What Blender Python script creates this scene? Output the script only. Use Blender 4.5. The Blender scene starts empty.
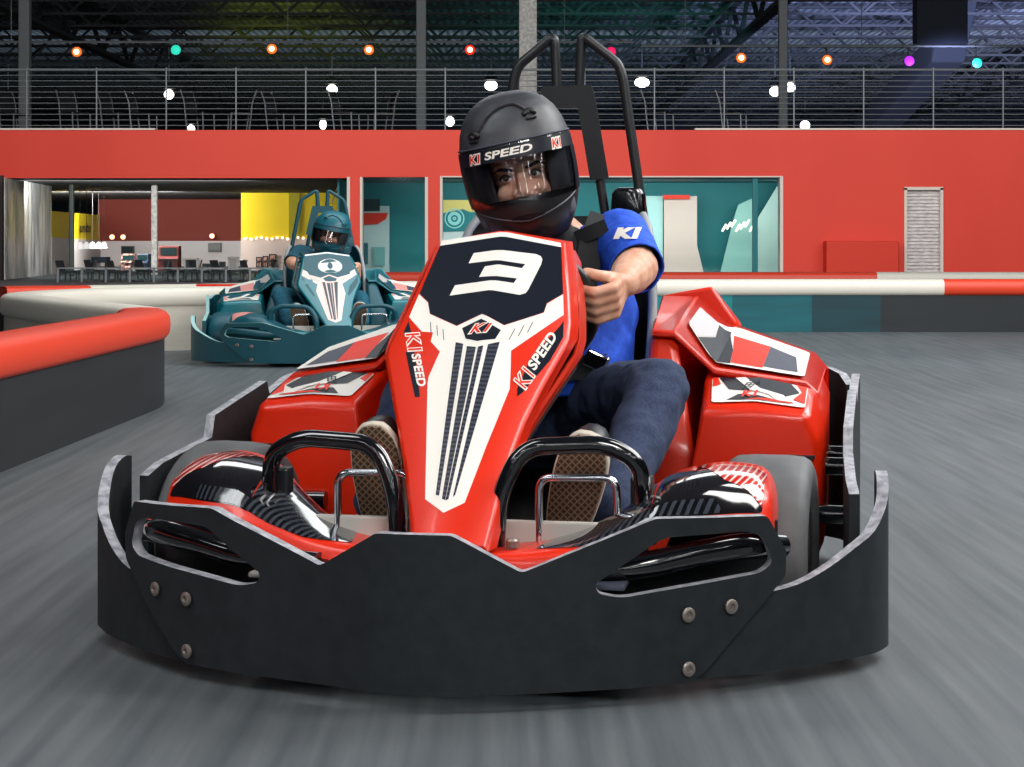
import bpy, bmesh, math, random
from math import sin, cos, pi, radians as R
from mathutils import Vector as V, Matrix, noise
from mathutils.geometry import tessellate_polygon
from mathutils.bvhtree import BVHTree
random.seed(7)
SC = bpy.context.scene
C = SC.collection
# ---------------------------------------------------------------- camera, world, lights, exposure
F, H, HY = 1900.0, 0.8, 240.0           # focal length in pixels, camera height, horizon row
cd = bpy.data.cameras.new('camera')
cam = bpy.data.objects.new('camera', cd); C.objects.link(cam)
cd.sensor_fit = 'HORIZONTAL'; cd.sensor_width = 36; cd.lens = 36*F/1024
cd.shift_y = -(383.5-HY)/1024
cd.clip_start = .05; cd.clip_end = 400
cam.location = (0, 0, H); cam.rotation_euler = (pi/2, 0, 0)
SC.camera = cam
vs = SC.view_settings
vs.view_transform = 'Standard'; vs.look = 'None'; vs.gamma = 1; vs.use_curve_mapping = False
vs.exposure = -0.15
SC.display_settings.display_device = 'sRGB'
w = bpy.data.worlds.new('hall_ambient'); SC.world = w; w.use_nodes = True
w.node_tree.nodes['Background'].inputs[0].default_value = (.55, .7, .85, 1)
w.node_tree.nodes['Background'].inputs[1].default_value = .07
def area(name, loc, target, sx, sy, power, col=(1, 1, 1)):
    l = bpy.data.lights.new(name, 'AREA'); l.shape = 'RECTANGLE'; l.size = sx; l.size_y = sy
    l.energy = power; l.color = col
    o = bpy.data.objects.new(name, l); C.objects.link(o); o.location = loc
    o.rotation_euler = (V(target)-V(loc)).to_track_quat('-Z', 'Y').to_euler()
    return o
def spot(name, loc, target, power, col, size=60, blend=.9, rad=.3):
    l = bpy.data.lights.new(name, 'SPOT'); l.energy = power; l.color = col; l.spot_size = R(size); l.spot_blend = blend; l.shadow_soft_size = rad
    o = bpy.data.objects.new(name, l); C.objects.link(o); o.location = loc
    o.rotation_euler = (V(target)-V(loc)).to_track_quat('-Z', 'Y').to_euler()
    return o
area('key_light', (1.2, -1.6, 4.4), (.05, 4, .5), 2.0, 1.4, 190, (1, .97, .94))
area('left_fill_light', (-3.0, 2.6, 4.6), (-.2, 4.2, .3), 1.2, 4, 120, (.95, .98, 1))  # unseen strip added to light the kart from the left
area('right_fill_light', (3.4, 3.4, 4.6), (.3, 4.4, .3), 1.2, 4, 190, (1, .99, .97))  # unseen counterpart strip, added on the right of the kart
area('side_fill_light', (5.5, 7, 5.2), (3.6, 8.5, 0), 4, 4, 700, (1, 1, 1))  # unseen panel added to brighten the floor at the right
area('far_fill_light', (3, 13, 5.4), (3, 14, 0), 12, 4, 640, (.95, 1, 1))  # added out of view to light the far floor and barriers
area('facade_light', (2, 24, 6.4), (2, 38, 1.6), 30, 3, 2800, (1, .96, .93))
area('lobby_fill_light', (-10.8, 48.5, 1.95), (-10.5, 58, .7), 4.5, .5, 1000, (1, .97, .93))  # light panel added under the soffit to brighten the rear lobby walls
area('entrance_fill_light', (-9, 39.4, 1.9), (-9, 58, .9), 7, .4, 330, (1, .97, .93))  # added so the lobby columns are lit from the front
area('showroom_light', (2.2, 39.4, 2.0), (2.2, 40.8, .6), 8, .8, 240, (.9, 1, .98))
area('roof_wash_light', (0, 70, 3.4), (0, 80, 8), 50, 6, 800, (.75, .9, 1))
spot('violet_wash', (11, 48, 3.6), (14, 66, 8), 22000, (.5, .55, 1), 75)
spot('violet_wash_far', (20, 54, 3.6), (22, 72, 8), 22000, (.6, .65, 1), 75)
spot('yellow_wash', (-7.5, 50, 3.6), (-7.4, 66, 8), 3600, (.85, 1, .1), 30)
spot('teal_wash', (3, 48, 3.6), (3.6, 64, 8), 2400, (.05, 1, .8), 60)

# ---------------------------------------------------------------- helpers
def lin(c):
    c /= 255.0
    return c/12.92 if c <= .04045 else ((c+.055)/1.055)**2.4
def rgb(r, g, b): return (lin(r), lin(g), lin(b), 1)
def mat(name, col, rough=.5, metal=0., coat=0., emit=None, es=0., spec=None):
    m = bpy.data.materials.new(name); m.use_nodes = True
    p = m.node_tree.nodes['Principled BSDF']
    p.inputs['Base Color'].default_value = col; p.inputs['Roughness'].default_value = rough
    p.inputs['Metallic'].default_value = metal; p.inputs['Coat Weight'].default_value = coat
    p.inputs['Coat Roughness'].default_value = .06
    if spec is not None: p.inputs['Specular IOR Level'].default_value = spec
    if emit: p.inputs['Emission Color'].default_value = emit; p.inputs['Emission Strength'].default_value = es
    return m
def nodes(m): return m.node_tree.nodes, m.node_tree.links, m.node_tree.nodes['Principled BSDF']
def vary(m, c1, c2, scale=8, stretch=(1, 1, 1), detail=6, lo=.35, hi=.65, bump=0., coord='Object'):
    n, l, p = nodes(m)
    t = n.new('ShaderNodeTexCoord'); mp = n.new('ShaderNodeMapping'); mp.inputs['Scale'].default_value = stretch
    nz = n.new('ShaderNodeTexNoise'); nz.inputs['Scale'].default_value = scale; nz.inputs['Detail'].default_value = detail
    cr = n.new('ShaderNodeValToRGB'); cr.color_ramp.elements[0].position = lo; cr.color_ramp.elements[1].position = hi
    cr.color_ramp.elements[0].color = c1; cr.color_ramp.elements[1].color = c2
    l.new(t.outputs[coord], mp.inputs['Vector']); l.new(mp.outputs[0], nz.inputs['Vector'])
    l.new(nz.outputs['Fac'], cr.inputs[0]); l.new(cr.outputs[0], p.inputs['Base Color'])
    if bump:
        b = n.new('ShaderNodeBump'); b.inputs['Strength'].default_value = bump; b.inputs['Distance'].default_value = .01
        l.new(nz.outputs['Fac'], b.inputs['Height']); l.new(b.outputs[0], p.inputs['Normal'])
    return m
def stripes(m, c1, c2, scale, rot=(0, 0, 0), edge=.5, kind='X', soft=.04):
    n, l, p = nodes(m)
    t = n.new('ShaderNodeTexCoord'); mp = n.new('ShaderNodeMapping'); mp.inputs['Rotation'].default_value = rot
    wv = n.new('ShaderNodeTexWave'); wv.inputs['Scale'].default_value = scale; wv.bands_direction = kind
    cr = n.new('ShaderNodeValToRGB'); cr.color_ramp.elements[0].position = edge-soft; cr.color_ramp.elements[1].position = edge+soft
    cr.color_ramp.elements[0].color = c1; cr.color_ramp.elements[1].color = c2
    l.new(t.outputs['Object'], mp.inputs['Vector']); l.new(mp.outputs[0], wv.inputs['Vector'])
    l.new(wv.outputs['Fac'], cr.inputs[0]); l.new(cr.outputs[0], p.inputs['Base Color'])
    return m
def obj(name, bm, m, parent=None, smooth=None, bevel=0, seg=2, sub=0, label=None):
    bmesh.ops.recalc_face_normals(bm, faces=bm.faces[:])
    me = bpy.data.meshes.new(name); bm.to_mesh(me); bm.free()
    o = bpy.data.objects.new(name, me); C.objects.link(o)
    for mm in (m if isinstance(m, (list, tuple)) else [m]): me.materials.append(mm)
    if parent is not None: o.parent = parent
    if bevel:
        b = o.modifiers.new('bevel', 'BEVEL'); b.width = bevel; b.segments = seg; b.limit_method = 'ANGLE'; b.angle_limit = R(35)
    if sub:
        s = o.modifiers.new('sub', 'SUBSURF'); s.levels = sub; s.render_levels = sub
    if smooth is not None: me.shade_smooth() if smooth >= 180 else me.set_sharp_from_angle(angle=R(smooth))
    if label: o['label'] = label
    return o
def tag(o, label, cat, group=None, kind=None):
    o['label'] = label; o['category'] = cat
    if group: o['group'] = group
    if kind: o['kind'] = kind
    return o
def empty(name, loc=(0, 0, 0), rz=0):
    o = bpy.data.objects.new(name, None); C.objects.link(o); o.location = loc; o.rotation_euler = (0, 0, rz); o.empty_display_size = .1
    return o
def struct(name, bm, m, **k):
    o = obj(name, bm, m, **k); o['kind'] = 'structure'; return o
def copy_tree(o, parent=None):
    c = o.copy(); C.objects.link(c)
    if parent is not None: c.parent = parent
    for ch in [x for x in o.children]: copy_tree(ch, c)
    return c
def NB(): return bmesh.new()
def box(bm, x0, x1, y0, y1, z0, z1, M=None):
    vv = [bm.verts.new((x, y, z)) for z in (z0, z1) for y in (y0, y1) for x in (x0, x1)]
    if M is not None:
        for v in vv: v.co = M @ v.co
    for f in ((0, 1, 3, 2), (4, 6, 7, 5), (0, 4, 5, 1), (2, 3, 7, 6), (0, 2, 6, 4), (1, 5, 7, 3)):
        bm.faces.new([vv[i] for i in f])
    return vv
def bxo(name, x0, x1, y0, y1, z0, z1, m, parent=None, bevel=0, **k):
    bm = NB(); box(bm, x0, x1, y0, y1, z0, z1); return obj(name, bm, m, parent, bevel=bevel, **k)
def loft(bm, rings, closed=True, caps=True, mi=0):
    vr = [[bm.verts.new(p) for p in r] for r in rings]
    n = len(vr[0])
    for a, b in zip(vr, vr[1:]):
        for i in range(n if closed else n-1):
            j = (i+1) % n
            f = bm.faces.new((a[i], a[j], b[j], b[i])); f.material_index = mi
    if caps and closed:
        bm.faces.new(vr[0][::-1]); bm.faces.new(vr[-1])
    return vr
def sweep(pts, closed=False):
    pts = [V(p) for p in pts]; n = len(pts); out = []
    up = None
    for i in range(n):
        if closed: t = pts[(i+1) % n]-pts[i-1]
        else: t = pts[min(i+1, n-1)]-pts[max(i-1, 0)]
        t.normalize()
        if up is None:
            up = t.orthogonal().normalized()
        up = (up-t*up.dot(t)).normalized()
        out.append((pts[i], up, t.cross(up)))
    return out
def tube(bm, pts, r, seg=10, closed=False, caps=True, flat=1.0):
    fr = sweep(pts, closed)
    rr = r if isinstance(r, (list, tuple)) else [r]*len(pts)
    rings = [[p+(u*cos(2*pi*k/seg)*q+s*sin(2*pi*k/seg)*q*flat) for k in range(seg)] for (p, u, s), q in zip(fr, rr)]
    if closed: rings.append(rings[0]); vr = loft(bm, rings, True, False); bmesh.ops.remove_doubles(bm, verts=vr[0]+vr[-1], dist=1e-6)
    else: loft(bm, rings, True, caps)
def rnd(pts, r=.03, n=5, closed=False):
    """round the corners of a polyline"""
    pts = [V(p) for p in pts]; out = []
    m = len(pts)
    for i, p in enumerate(pts):
        if not closed and i in (0, m-1): out.append(p); continue
        a = pts[i-1]-p; b = pts[(i+1) % m]-p
        d = min(r, a.length*.45, b.length*.45)
        A = p+a.normalized()*d; B = p+b.normalized()*d
        for k in range(n+1):
            t = k/n; out.append(A*(1-t)**2+p*2*t*(1-t)+B*t*t)
    return out
def poly2(outline, holes=(), cuts_u=(), cuts_v=()):
    """flat polygon with holes as bmesh in (u,v,0), cut along given u / v lines"""
    bm = NB()
    loops = [[V((u, v, 0)) for u, v in outline]]+[[V((u, v, 0)) for u, v in h] for h in holes]
    vs_ = [bm.verts.new(p) for l in loops for p in l]
    for t in tessellate_polygon(loops):
        try: bm.faces.new([vs_[i] for i in t])
        except ValueError: pass
    for cs, nrm in ((cuts_u, (1, 0, 0)), (cuts_v, (0, 1, 0))):
        for c in cs:
            co = (c, 0, 0) if nrm[0] else (0, c, 0)
            bmesh.ops.bisect_plane(bm, geom=bm.verts[:]+bm.edges[:]+bm.faces[:], plane_co=co, plane_no=nrm, dist=1e-6)
    return bm
def mapbm(bm, fn):
    for v in bm.verts: v.co = V(fn(v.co.x, v.co.y))
    return bm
def thick(bm, fn, fn_back, rim=1):
    """polygon (u,v) -> solid between fn and fn_back; rim faces get material index rim"""
    bv = {}
    for v in bm.verts[:]: bv[v] = bm.verts.new(fn_back(v.co.x, v.co.y))
    bound = [e for e in bm.edges if len(e.link_faces) == 1]
    for f in bm.faces[:]: bm.faces.new([bv[v] for v in reversed(f.verts)])
    for e in bound:
        a, b = e.verts
        f = bm.faces.new((a, b, bv[b], bv[a])); f.material_index = rim
    for v in bv: v.co = V(fn(v.co.x, v.co.y))
    return bm
def rpoly(pts, r=.01, n=4):
    return [(p.x, p.y) for p in rnd([(a, b, 0) for a, b in pts], r, n, closed=True)]
def text_bm(body, shear=0., fat=0., space=1.0):
    cu = bpy.data.curves.new('lettering', 'FONT'); cu.body = body; cu.shear = shear; cu.offset = fat; cu.space_character = space; cu.size = 1; cu.resolution_u = 4
    o = bpy.data.objects.new('lettering', cu); C.objects.link(o)
    bpy.context.view_layer.update()
    dg = bpy.context.evaluated_depsgraph_get()
    bm = NB(); e = o.evaluated_get(dg); bm.from_mesh(e.to_mesh()); e.to_mesh_clear()
    bpy.data.objects.remove(o); bpy.data.curves.remove(cu)
    xs = [v.co.x for v in bm.verts]; ys = [v.co.y for v in bm.verts]
    x0, x1, y0, y1 = min(xs), max(xs), min(ys), max(ys)
    for v in bm.verts: v.co = ((v.co.x-x0)/(x1-x0), (v.co.y-y0)/(y1-y0), 0)
    return bm
def capsule(bm, a, ra, b, rb, seg=14, cap=4):
    a, b = V(a), V(b); t = (b-a)
    if t.length < 1e-6: t = V((0, 0, 1e-4)); b = a+t
    t.normalize(); u = t.orthogonal().normalized(); s = t.cross(u)
    rings = []
    for k in range(cap): 
        an = pi/2*(1-(k+.3)/cap); rings.append((a-t*ra*sin(an), ra*cos(an)))
    rings.append((a, ra)); rings.append((b, rb))
    for k in range(cap-1, -1, -1):
        an = pi/2*(1-(k+.3)/cap); rings.append((b+t*rb*sin(an), rb*cos(an)))
    loft(bm, [[p+(u*cos(2*pi*i/seg)+s*sin(2*pi*i/seg))*r for i in range(seg)] for p, r in rings])
def ellip(bm, c, rx, ry, rz, M=None, seg=20, rings=14):
    rs = []
    for k in range(1, rings):
        th = pi*k/rings
        rs.append([V((rx*sin(th)*cos(2*pi*i/seg), ry*sin(th)*sin(2*pi*i/seg), -rz*cos(th))) for i in range(seg)])
    rs = [[V(c)+(M@p if M is not None else p) for p in r] for r in rs]
    loft(bm, rs)
def fuse(bm, voxel, smooth=3):
    """join overlapping solids into one continuous skin"""
    bmesh.ops.recalc_face_normals(bm, faces=bm.faces[:])
    me = bpy.data.meshes.new('tmp'); bm.to_mesh(me); bm.free()
    o = bpy.data.objects.new('tmp', me); C.objects.link(o)
    r = o.modifiers.new('r', 'REMESH'); r.mode = 'VOXEL'; r.voxel_size = voxel
    if smooth:
        s = o.modifiers.new('s', 'SMOOTH'); s.iterations = smooth; s.factor = .5
    bpy.context.view_layer.update()
    dg = bpy.context.evaluated_depsgraph_get(); e = o.evaluated_get(dg)
    out = NB(); out.from_mesh(e.to_mesh()); e.to_mesh_clear()
    bpy.data.objects.remove(o); bpy.data.meshes.remove(me)
    return out
def wp(px, py, Y): return V(((px-512)*Y/F, Y, H+(HY-py)*Y/F))

# ---------------------------------------------------------------- materials
M_red = mat('red_plastic', rgb(224, 40, 4), .34, coat=.25)
M_reddark = mat('red_plastic_rear', rgb(205, 42, 10), .4, coat=.3)
M_bump = vary(mat('black_bumper_plastic', rgb(30, 34, 38), .6, spec=.35), rgb(26, 31, 35), rgb(34, 39, 43), 30)
M_edge = vary(mat('scuffed_lit_plastic_edge', rgb(150, 152, 158), .45), rgb(120, 122, 130), rgb(178, 178, 184), 60)  # worn edge, made paler by caught overhead light put into its colour
M_black = mat('satin_black', rgb(24, 26, 29), .4)
M_gloss = mat('gloss_black_paint', rgb(12, 14, 18), .12, coat=1)
M_panel = mat('dark_navy_sticker', rgb(18, 24, 36), .42, spec=.22)
M_white = mat('white_sticker', rgb(238, 233, 224), .45, spec=.3)
M_srED = mat('red_sticker', rgb(230, 44, 20), .45, spec=.2)
M_grey = mat('grey_sticker', rgb(70, 74, 88), .45, spec=.25)
M_hatch = stripes(mat('hatched_sticker', (0, 0, 0, 1), .4), rgb(16, 20, 30), rgb(62, 68, 82), 28, (R(35), 0, 0), .5, 'Z')
M_carbon = stripes(mat('carbon_sticker', (0, 0, 0, 1), .12, coat=1), rgb(10, 11, 14), rgb(58, 62, 70), 26, (0, 0, R(25)), .55, 'X')
M_gloss_dk = mat('gloss_dark_sticker', rgb(20, 18, 22), .1, coat=1)
M_redhatch = stripes(mat('red_white_hatch_sticker', (0, 0, 0, 1), .15, coat=1), rgb(205, 30, 18), rgb(244, 210, 200), 34, (0, R(38), 0), .72, 'Z')
M_tyre = vary(mat('worn_tyre_rubber', rgb(88, 90, 92), .62), rgb(84, 86, 88), rgb(102, 103, 104), 14)
M_rim = mat('alloy_rim', rgb(150, 152, 156), .35, .9)
M_chrome = mat('chrome', rgb(200, 204, 210), .12, 1)
M_steel = mat('brushed_steel', rgb(150, 150, 150), .35, .8)
M_plate = mat('pale_aluminium', rgb(196, 192, 184), .5, .1)
M_bolt = mat('bolt_steel', rgb(150, 140, 132), .4, .7)
M_belt = mat('black_webbing', rgb(22, 24, 27), .75)
M_seat = mat('seat_shell', rgb(40, 42, 46), .5)
M_trim = mat('grey_seat_trim', rgb(150, 155, 158), .5)
M_skin = vary(mat('skin', rgb(214, 160, 132), .5), rgb(200, 142, 114), rgb(226, 176, 148), 25)
M_skin.node_tree.nodes['Principled BSDF'].inputs['Subsurface Weight'].default_value = .1
M_skin.node_tree.nodes['Principled BSDF'].inputs['Subsurface Radius'].default_value = (.01, .004, .002)
M_blue = vary(mat('blue_cotton', rgb(34, 88, 214), .85), rgb(28, 76, 200), rgb(38, 96, 226), 60)
M_denim = vary(mat('denim', rgb(44, 62, 96), .9), rgb(34, 46, 72), rgb(48, 62, 92), 260, (1, 1, .3), bump=.1)
M_helm = vary(mat('matt_black_helmet', rgb(46, 47, 52), .45), rgb(50, 51, 57), rgb(62, 63, 69), 40)
M_helmlow = mat('black_chin_bar', rgb(22, 23, 26), .38)
M_line = mat('helmet_lining', rgb(78, 80, 88), .8)
M_eye = mat('eye_white', rgb(232, 226, 220), .2)
M_iris = mat('brown_iris', rgb(44, 26, 16), .15)
M_hair = mat('dark_brown_hair', rgb(30, 20, 16), .8)
M_cream = mat('cream_rubber', rgb(196, 186, 170), .7)
M_vis = bpy.data.materials.new('clear_visor'); M_vis.use_nodes = True
_n, _l = M_vis.node_tree.nodes, M_vis.node_tree.links
_n.clear(); _o = _n.new('ShaderNodeOutputMaterial'); _mx = _n.new('ShaderNodeMixShader'); _t = _n.new('ShaderNodeBsdfTransparent'); _g = _n.new('ShaderNodeBsdfGlossy'); _f = _n.new('ShaderNodeFresnel')
_t.inputs[0].default_value = (.86, .87, .9, 1); _g.inputs['Roughness'].default_value = .03; _f.inputs[0].default_value = 1.6
_l.new(_f.outputs[0], _mx.inputs[0]); _l.new(_t.outputs[0], _mx.inputs[1]); _l.new(_g.outputs[0], _mx.inputs[2]); _l.new(_mx.outputs[0], _o.inputs[0])
M_sole = mat('brown_waffle_rubber', rgb(78, 58, 44), .8)
_n, _l, _p = nodes(M_sole)
_t = _n.new('ShaderNodeTexCoord'); _mp = _n.new('ShaderNodeMapping'); _mp.inputs['Rotation'].default_value = (0, R(45), 0); _mp.inputs['Scale'].default_value = (1, .01, 1)
_ck = _n.new('ShaderNodeTexBrick'); _ck.offset = 0; _ck.inputs['Scale'].default_value = 1; _ck.inputs['Brick Width'].default_value = .0098; _ck.inputs['Row Height'].default_value = .0098; _ck.inputs['Mortar Size'].default_value = .0014
_ck.inputs['Color1'].default_value = rgb(60, 46, 36); _ck.inputs['Color2'].default_value = rgb(70, 54, 42); _ck.inputs['Mortar'].default_value = rgb(136, 110, 84)
_sw = _n.new('ShaderNodeSeparateXYZ'); _cb = _n.new('ShaderNodeCombineXYZ')
_l.new(_t.outputs['Object'], _mp.inputs[0]); _l.new(_mp.outputs[0], _sw.inputs[0]); _l.new(_sw.outputs[0], _cb.inputs[0]); _l.new(_sw.outputs[2], _cb.inputs[1]); _l.new(_cb.outputs[0], _ck.inputs['Vector']); _l.new(_ck.outputs['Color'], _p.inputs['Base Color'])

# ---------------------------------------------------------------- setting
M_floor = mat('track_floor', rgb(96, 100, 102), .55)
_n, _l, _p = nodes(M_floor)
_t = _n.new('ShaderNodeTexCoord'); _mp = _n.new('ShaderNodeMapping'); _mp.inputs['Scale'].default_value = (26, .9, 1); _mp.inputs['Rotation'].default_value = (0, 0, R(10))
_nz = _n.new('ShaderNodeTexNoise'); _nz.inputs['Scale'].default_value = 1; _nz.inputs['Detail'].default_value = 8
_nb = _n.new('ShaderNodeTexNoise'); _nb.inputs['Scale'].default_value = .35; _nb.inputs['Detail'].default_value = 3
_cr = _n.new('ShaderNodeValToRGB'); _cr.color_ramp.elements[0].position = .3; _cr.color_ramp.elements[1].position = .75
_cr.color_ramp.elements[0].color = rgb(72, 79, 83); _cr.color_ramp.elements[1].color = rgb(104, 109, 112)
_c2 = _n.new('ShaderNodeValToRGB'); _c2.color_ramp.elements[0].position = .35; _c2.color_ramp.elements[1].position = .65; _c2.color_ramp.elements[0].color = (.8, .8, .8, 1); _c2.color_ramp.elements[1].color = (1, 1, 1, 1)
_mm = _n.new('ShaderNodeMix'); _mm.data_type = 'RGBA'; _mm.blend_type = 'MULTIPLY'; _mm.inputs[0].default_value = 1
_l.new(_t.outputs['Object'], _mp.inputs[0]); _l.new(_mp.outputs[0], _nz.inputs['Vector']); _l.new(_t.outputs['Object'], _nb.inputs['Vector'])
_l.new(_nz.outputs['Fac'], _cr.inputs[0]); _l.new(_nb.outputs['Fac'], _c2.inputs[0]); _l.new(_cr.outputs[0], _mm.inputs[6]); _l.new(_c2.outputs[0], _mm.inputs[7]); _l.new(_mm.outputs[2], _p.inputs['Base Color'])
_b = _n.new('ShaderNodeBump'); _b.inputs['Strength'].default_value = .15; _b.inputs['Distance'].default_value = .004; _l.new(_nz.outputs['Fac'], _b.inputs['Height']); _l.new(_b.outputs[0], _p.inputs['Normal'])
M_wall = vary(mat('red_wall_paint', rgb(222, 66, 48), .6), rgb(214, 52, 32), rgb(228, 66, 46), .25, (1, 1, .3))
M_wallred2 = mat('deep_orange_red_paint', rgb(208, 44, 14), .6)
M_jamb = mat('pale_jamb_paint', rgb(216, 206, 196), .6)
M_soffit = mat('black_soffit', rgb(14, 16, 20), .8)
M_steelwork = mat('roof_steel', rgb(34, 38, 42), .7)
M_deck = stripes(mat('roof_deck', (0, 0, 0, 1), .7), rgb(104, 112, 122), rgb(168, 176, 188), 1.2, (0, 0, 0), .5, 'X', .3)
M_conc = vary(mat('painted_column', rgb(190, 190, 186), .8), rgb(160, 160, 158), rgb(205, 205, 200), 12)
M_coldark = mat('dark_column', rgb(34, 44, 42), .6)
M_colgrey = mat('grey_column', rgb(96, 102, 106), .7)
M_backdk = mat('dark_rear_wall', rgb(30, 36, 42), .9)
M_brick = mat('dark_red_wall', rgb(122, 36, 18), .7)
M_wh = mat('white_wall', rgb(205, 200, 200), .7)
M_yel = mat('yellow_wall', rgb(236, 208, 8), .6)
M_teal = mat('teal_wall', rgb(0, 110, 116), .6)
M_tealdk = mat('dark_teal_wall', rgb(0, 76, 84), .6)
M_rail = mat('railing_steel', rgb(116, 122, 126), .5, .2)
M_glass = bpy.data.materials.new('tinted_glass'); M_glass.use_nodes = True
_n, _l = M_glass.node_tree.nodes, M_glass.node_tree.links
_n.clear(); _o = _n.new('ShaderNodeOutputMaterial'); _mx = _n.new('ShaderNodeMixShader'); _t = _n.new('ShaderNodeBsdfTransparent'); _g = _n.new('ShaderNodeBsdfGlossy')
_t.inputs[0].default_value = (.90, .99, .985, 1); _g.inputs['Roughness'].default_value = .05; _mx.inputs[0].default_value = .06
_l.new(_t.outputs[0], _mx.inputs[1]); _l.new(_g.outputs[0], _mx.inputs[2]); _l.new(_mx.outputs[0], _o.inputs[0])

bm = NB(); box(bm, -40, 40, -36, 112, -.2, 0); struct('floor', bm, M_floor)
bm = NB(); box(bm, -40, 40, -36, 112, 8.4, 8.55); struct('ceiling', bm, M_deck)
bm = NB(); box(bm, -40, 40, 112, 112.3, 0, 8.55); struct('wall_back', bm, M_backdk)
bm = NB(); box(bm, -40.3, -40, -36, 112, 0, 8.55); struct('wall_left', bm, M_backdk)
bm = NB(); box(bm, 40, 40.3, -36, 112, 0, 8.55); struct('wall_right', bm, M_backdk)
WY = 38.0
def wx(px): return (px-512)*WY/F
def wz(py): return H+(HY-py)*WY/F
ZT, ZO = wz(130), wz(178)
# red facade with its openings
bm = NB()
box(bm, -30, wx(350), WY, WY+.3, ZO, ZT)
box(bm, wx(350), wx(783), WY, WY+.3, wz(177), ZT)
box(bm, wx(350), wx(360), WY, WY+.3, 0, wz(177))
box(bm, wx(428), wx(440), WY, WY+.3, 0, wz(177))
box(bm, wx(360), wx(428), WY, WY+.3, 0, wz(279))
box(bm, wx(440), wx(783), WY, WY+.3, 0, wz(275))
box(bm, wx(783), wx(905), WY, WY+.3, 0, ZT)
box(bm, wx(905), wx(942), WY, WY+.3, wz(188), ZT)
box(bm, wx(942), 30, WY, WY+.3, 0, ZT)
struct('wall_front', bm, M_wall)
bm = NB(); box(bm, -30, wx(350), WY+.3, 66, ZO, ZO+.12); struct('trim_5', bm, M_soffit)
bm = NB(); box(bm, -30, 30, WY+.02, WY+7.2, ZT-.12, ZT); struct('mezzanine_slab', bm, M_soffit)
for i, (a, b, py) in enumerate(((-2, 155, 131.5), (695, 1030, 131))):
    bm = NB(); box(bm, wx(a), wx(b), WY-.03, WY+.2, ZT, ZT+.035); struct('trim_%d' % (i+1), bm, M_jamb)
# pale jambs
bm = NB(); box(bm, wx(347), wx(350), WY-.02, WY+.32, 0, wz(177)); box(bm, wx(360), wx(362.5), WY-.02, WY+.32, wz(279), wz(177)); struct('trim_3', bm, M_jamb)
bm = NB(); box(bm, wx(425), wx(428), WY-.02, WY+.32, wz(279), wz(177)); box(bm, wx(440), wx(442.5), WY-.02, WY+.32, wz(275), wz(177))
box(bm, wx(780), wx(783), WY-.02, WY+.32, wz(275), wz(177)); box(bm, wx(440), wx(783), WY-.02, WY+.02, wz(177.3), wz(176)); struct('trim_4', bm, M_jamb)
# windows
bm = NB(); box(bm, wx(360), wx(428), WY+.1, WY+.12, wz(279), wz(177)); struct('window_1', bm, M_glass)
wn = bm = NB(); box(bm, wx(440), wx(783), WY+.1, WY+.12, wz(275), wz(177)); wo = struct('window_2', bm, M_glass)
bm = NB(); box(bm, wx(753), wx(758), WY+.06, WY+.16, wz(275), wz(177)); obj('window_mullion', bm, M_teal, wo)
# rooms behind the windows
bm = NB(); box(bm, wx(336), wx(815), 41.2, 41.4, 0, ZO+.2); struct('wall_teal', bm, M_teal)
bm = NB(); box(bm, wx(338), wx(812), WY+.35, 41.2, ZO+.0, ZO+.06); struct('trim_6', bm, M_tealdk)
bm = NB(); box(bm, wx(336), wx(338), WY+.3, 41.2, 0, ZO); box(bm, wx(812), wx(815), WY+.3, 41.2, 0, ZO); struct('wall_showroom_side', bm, M_teal)
# door
d = empty('door_1', (wx(923.5), WY, 0)); d['kind'] = 'structure'
bm = NB(); a, b = wx(907)-wx(923.5), wx(940)-wx(923.5); zt = wz(190)
n = 26
for k in range(n):
    z0 = zt*k/n; loft(bm, [[(x, .10, z0), (x, .075, z0+.02), (x, .08, z0+zt/n-.005), (x, .10, z0+zt/n)] for x in (a, b)])
M_shut = vary(mat('white_shutter', rgb(206, 200, 198), .5), rgb(180, 176, 176), rgb(220, 214, 212), 9, (1, 1, 3))
obj('door_panel', bm, M_shut, d)
bm = NB(); box(bm, wx(904)-wx(923.5), a, -.03, .2, 0, wz(188)); box(bm, b, wx(943)-wx(923.5), -.03, .2, 0, wz(188)); box(bm, wx(904)-wx(923.5), wx(943)-wx(923.5), -.03, .2, zt, wz(187)); obj('door_frame', bm, M_jamb, d)
# low orange red counter in front of the facade
bm = NB(); box(bm, wx(823), wx(895), WY-.4, WY-.01, 0, wz(241)); o = obj('counter', bm, M_wallred2, bevel=.02); tag(o, 'low deep orange red counter block against the red wall beside the white door', 'counter')

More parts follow.
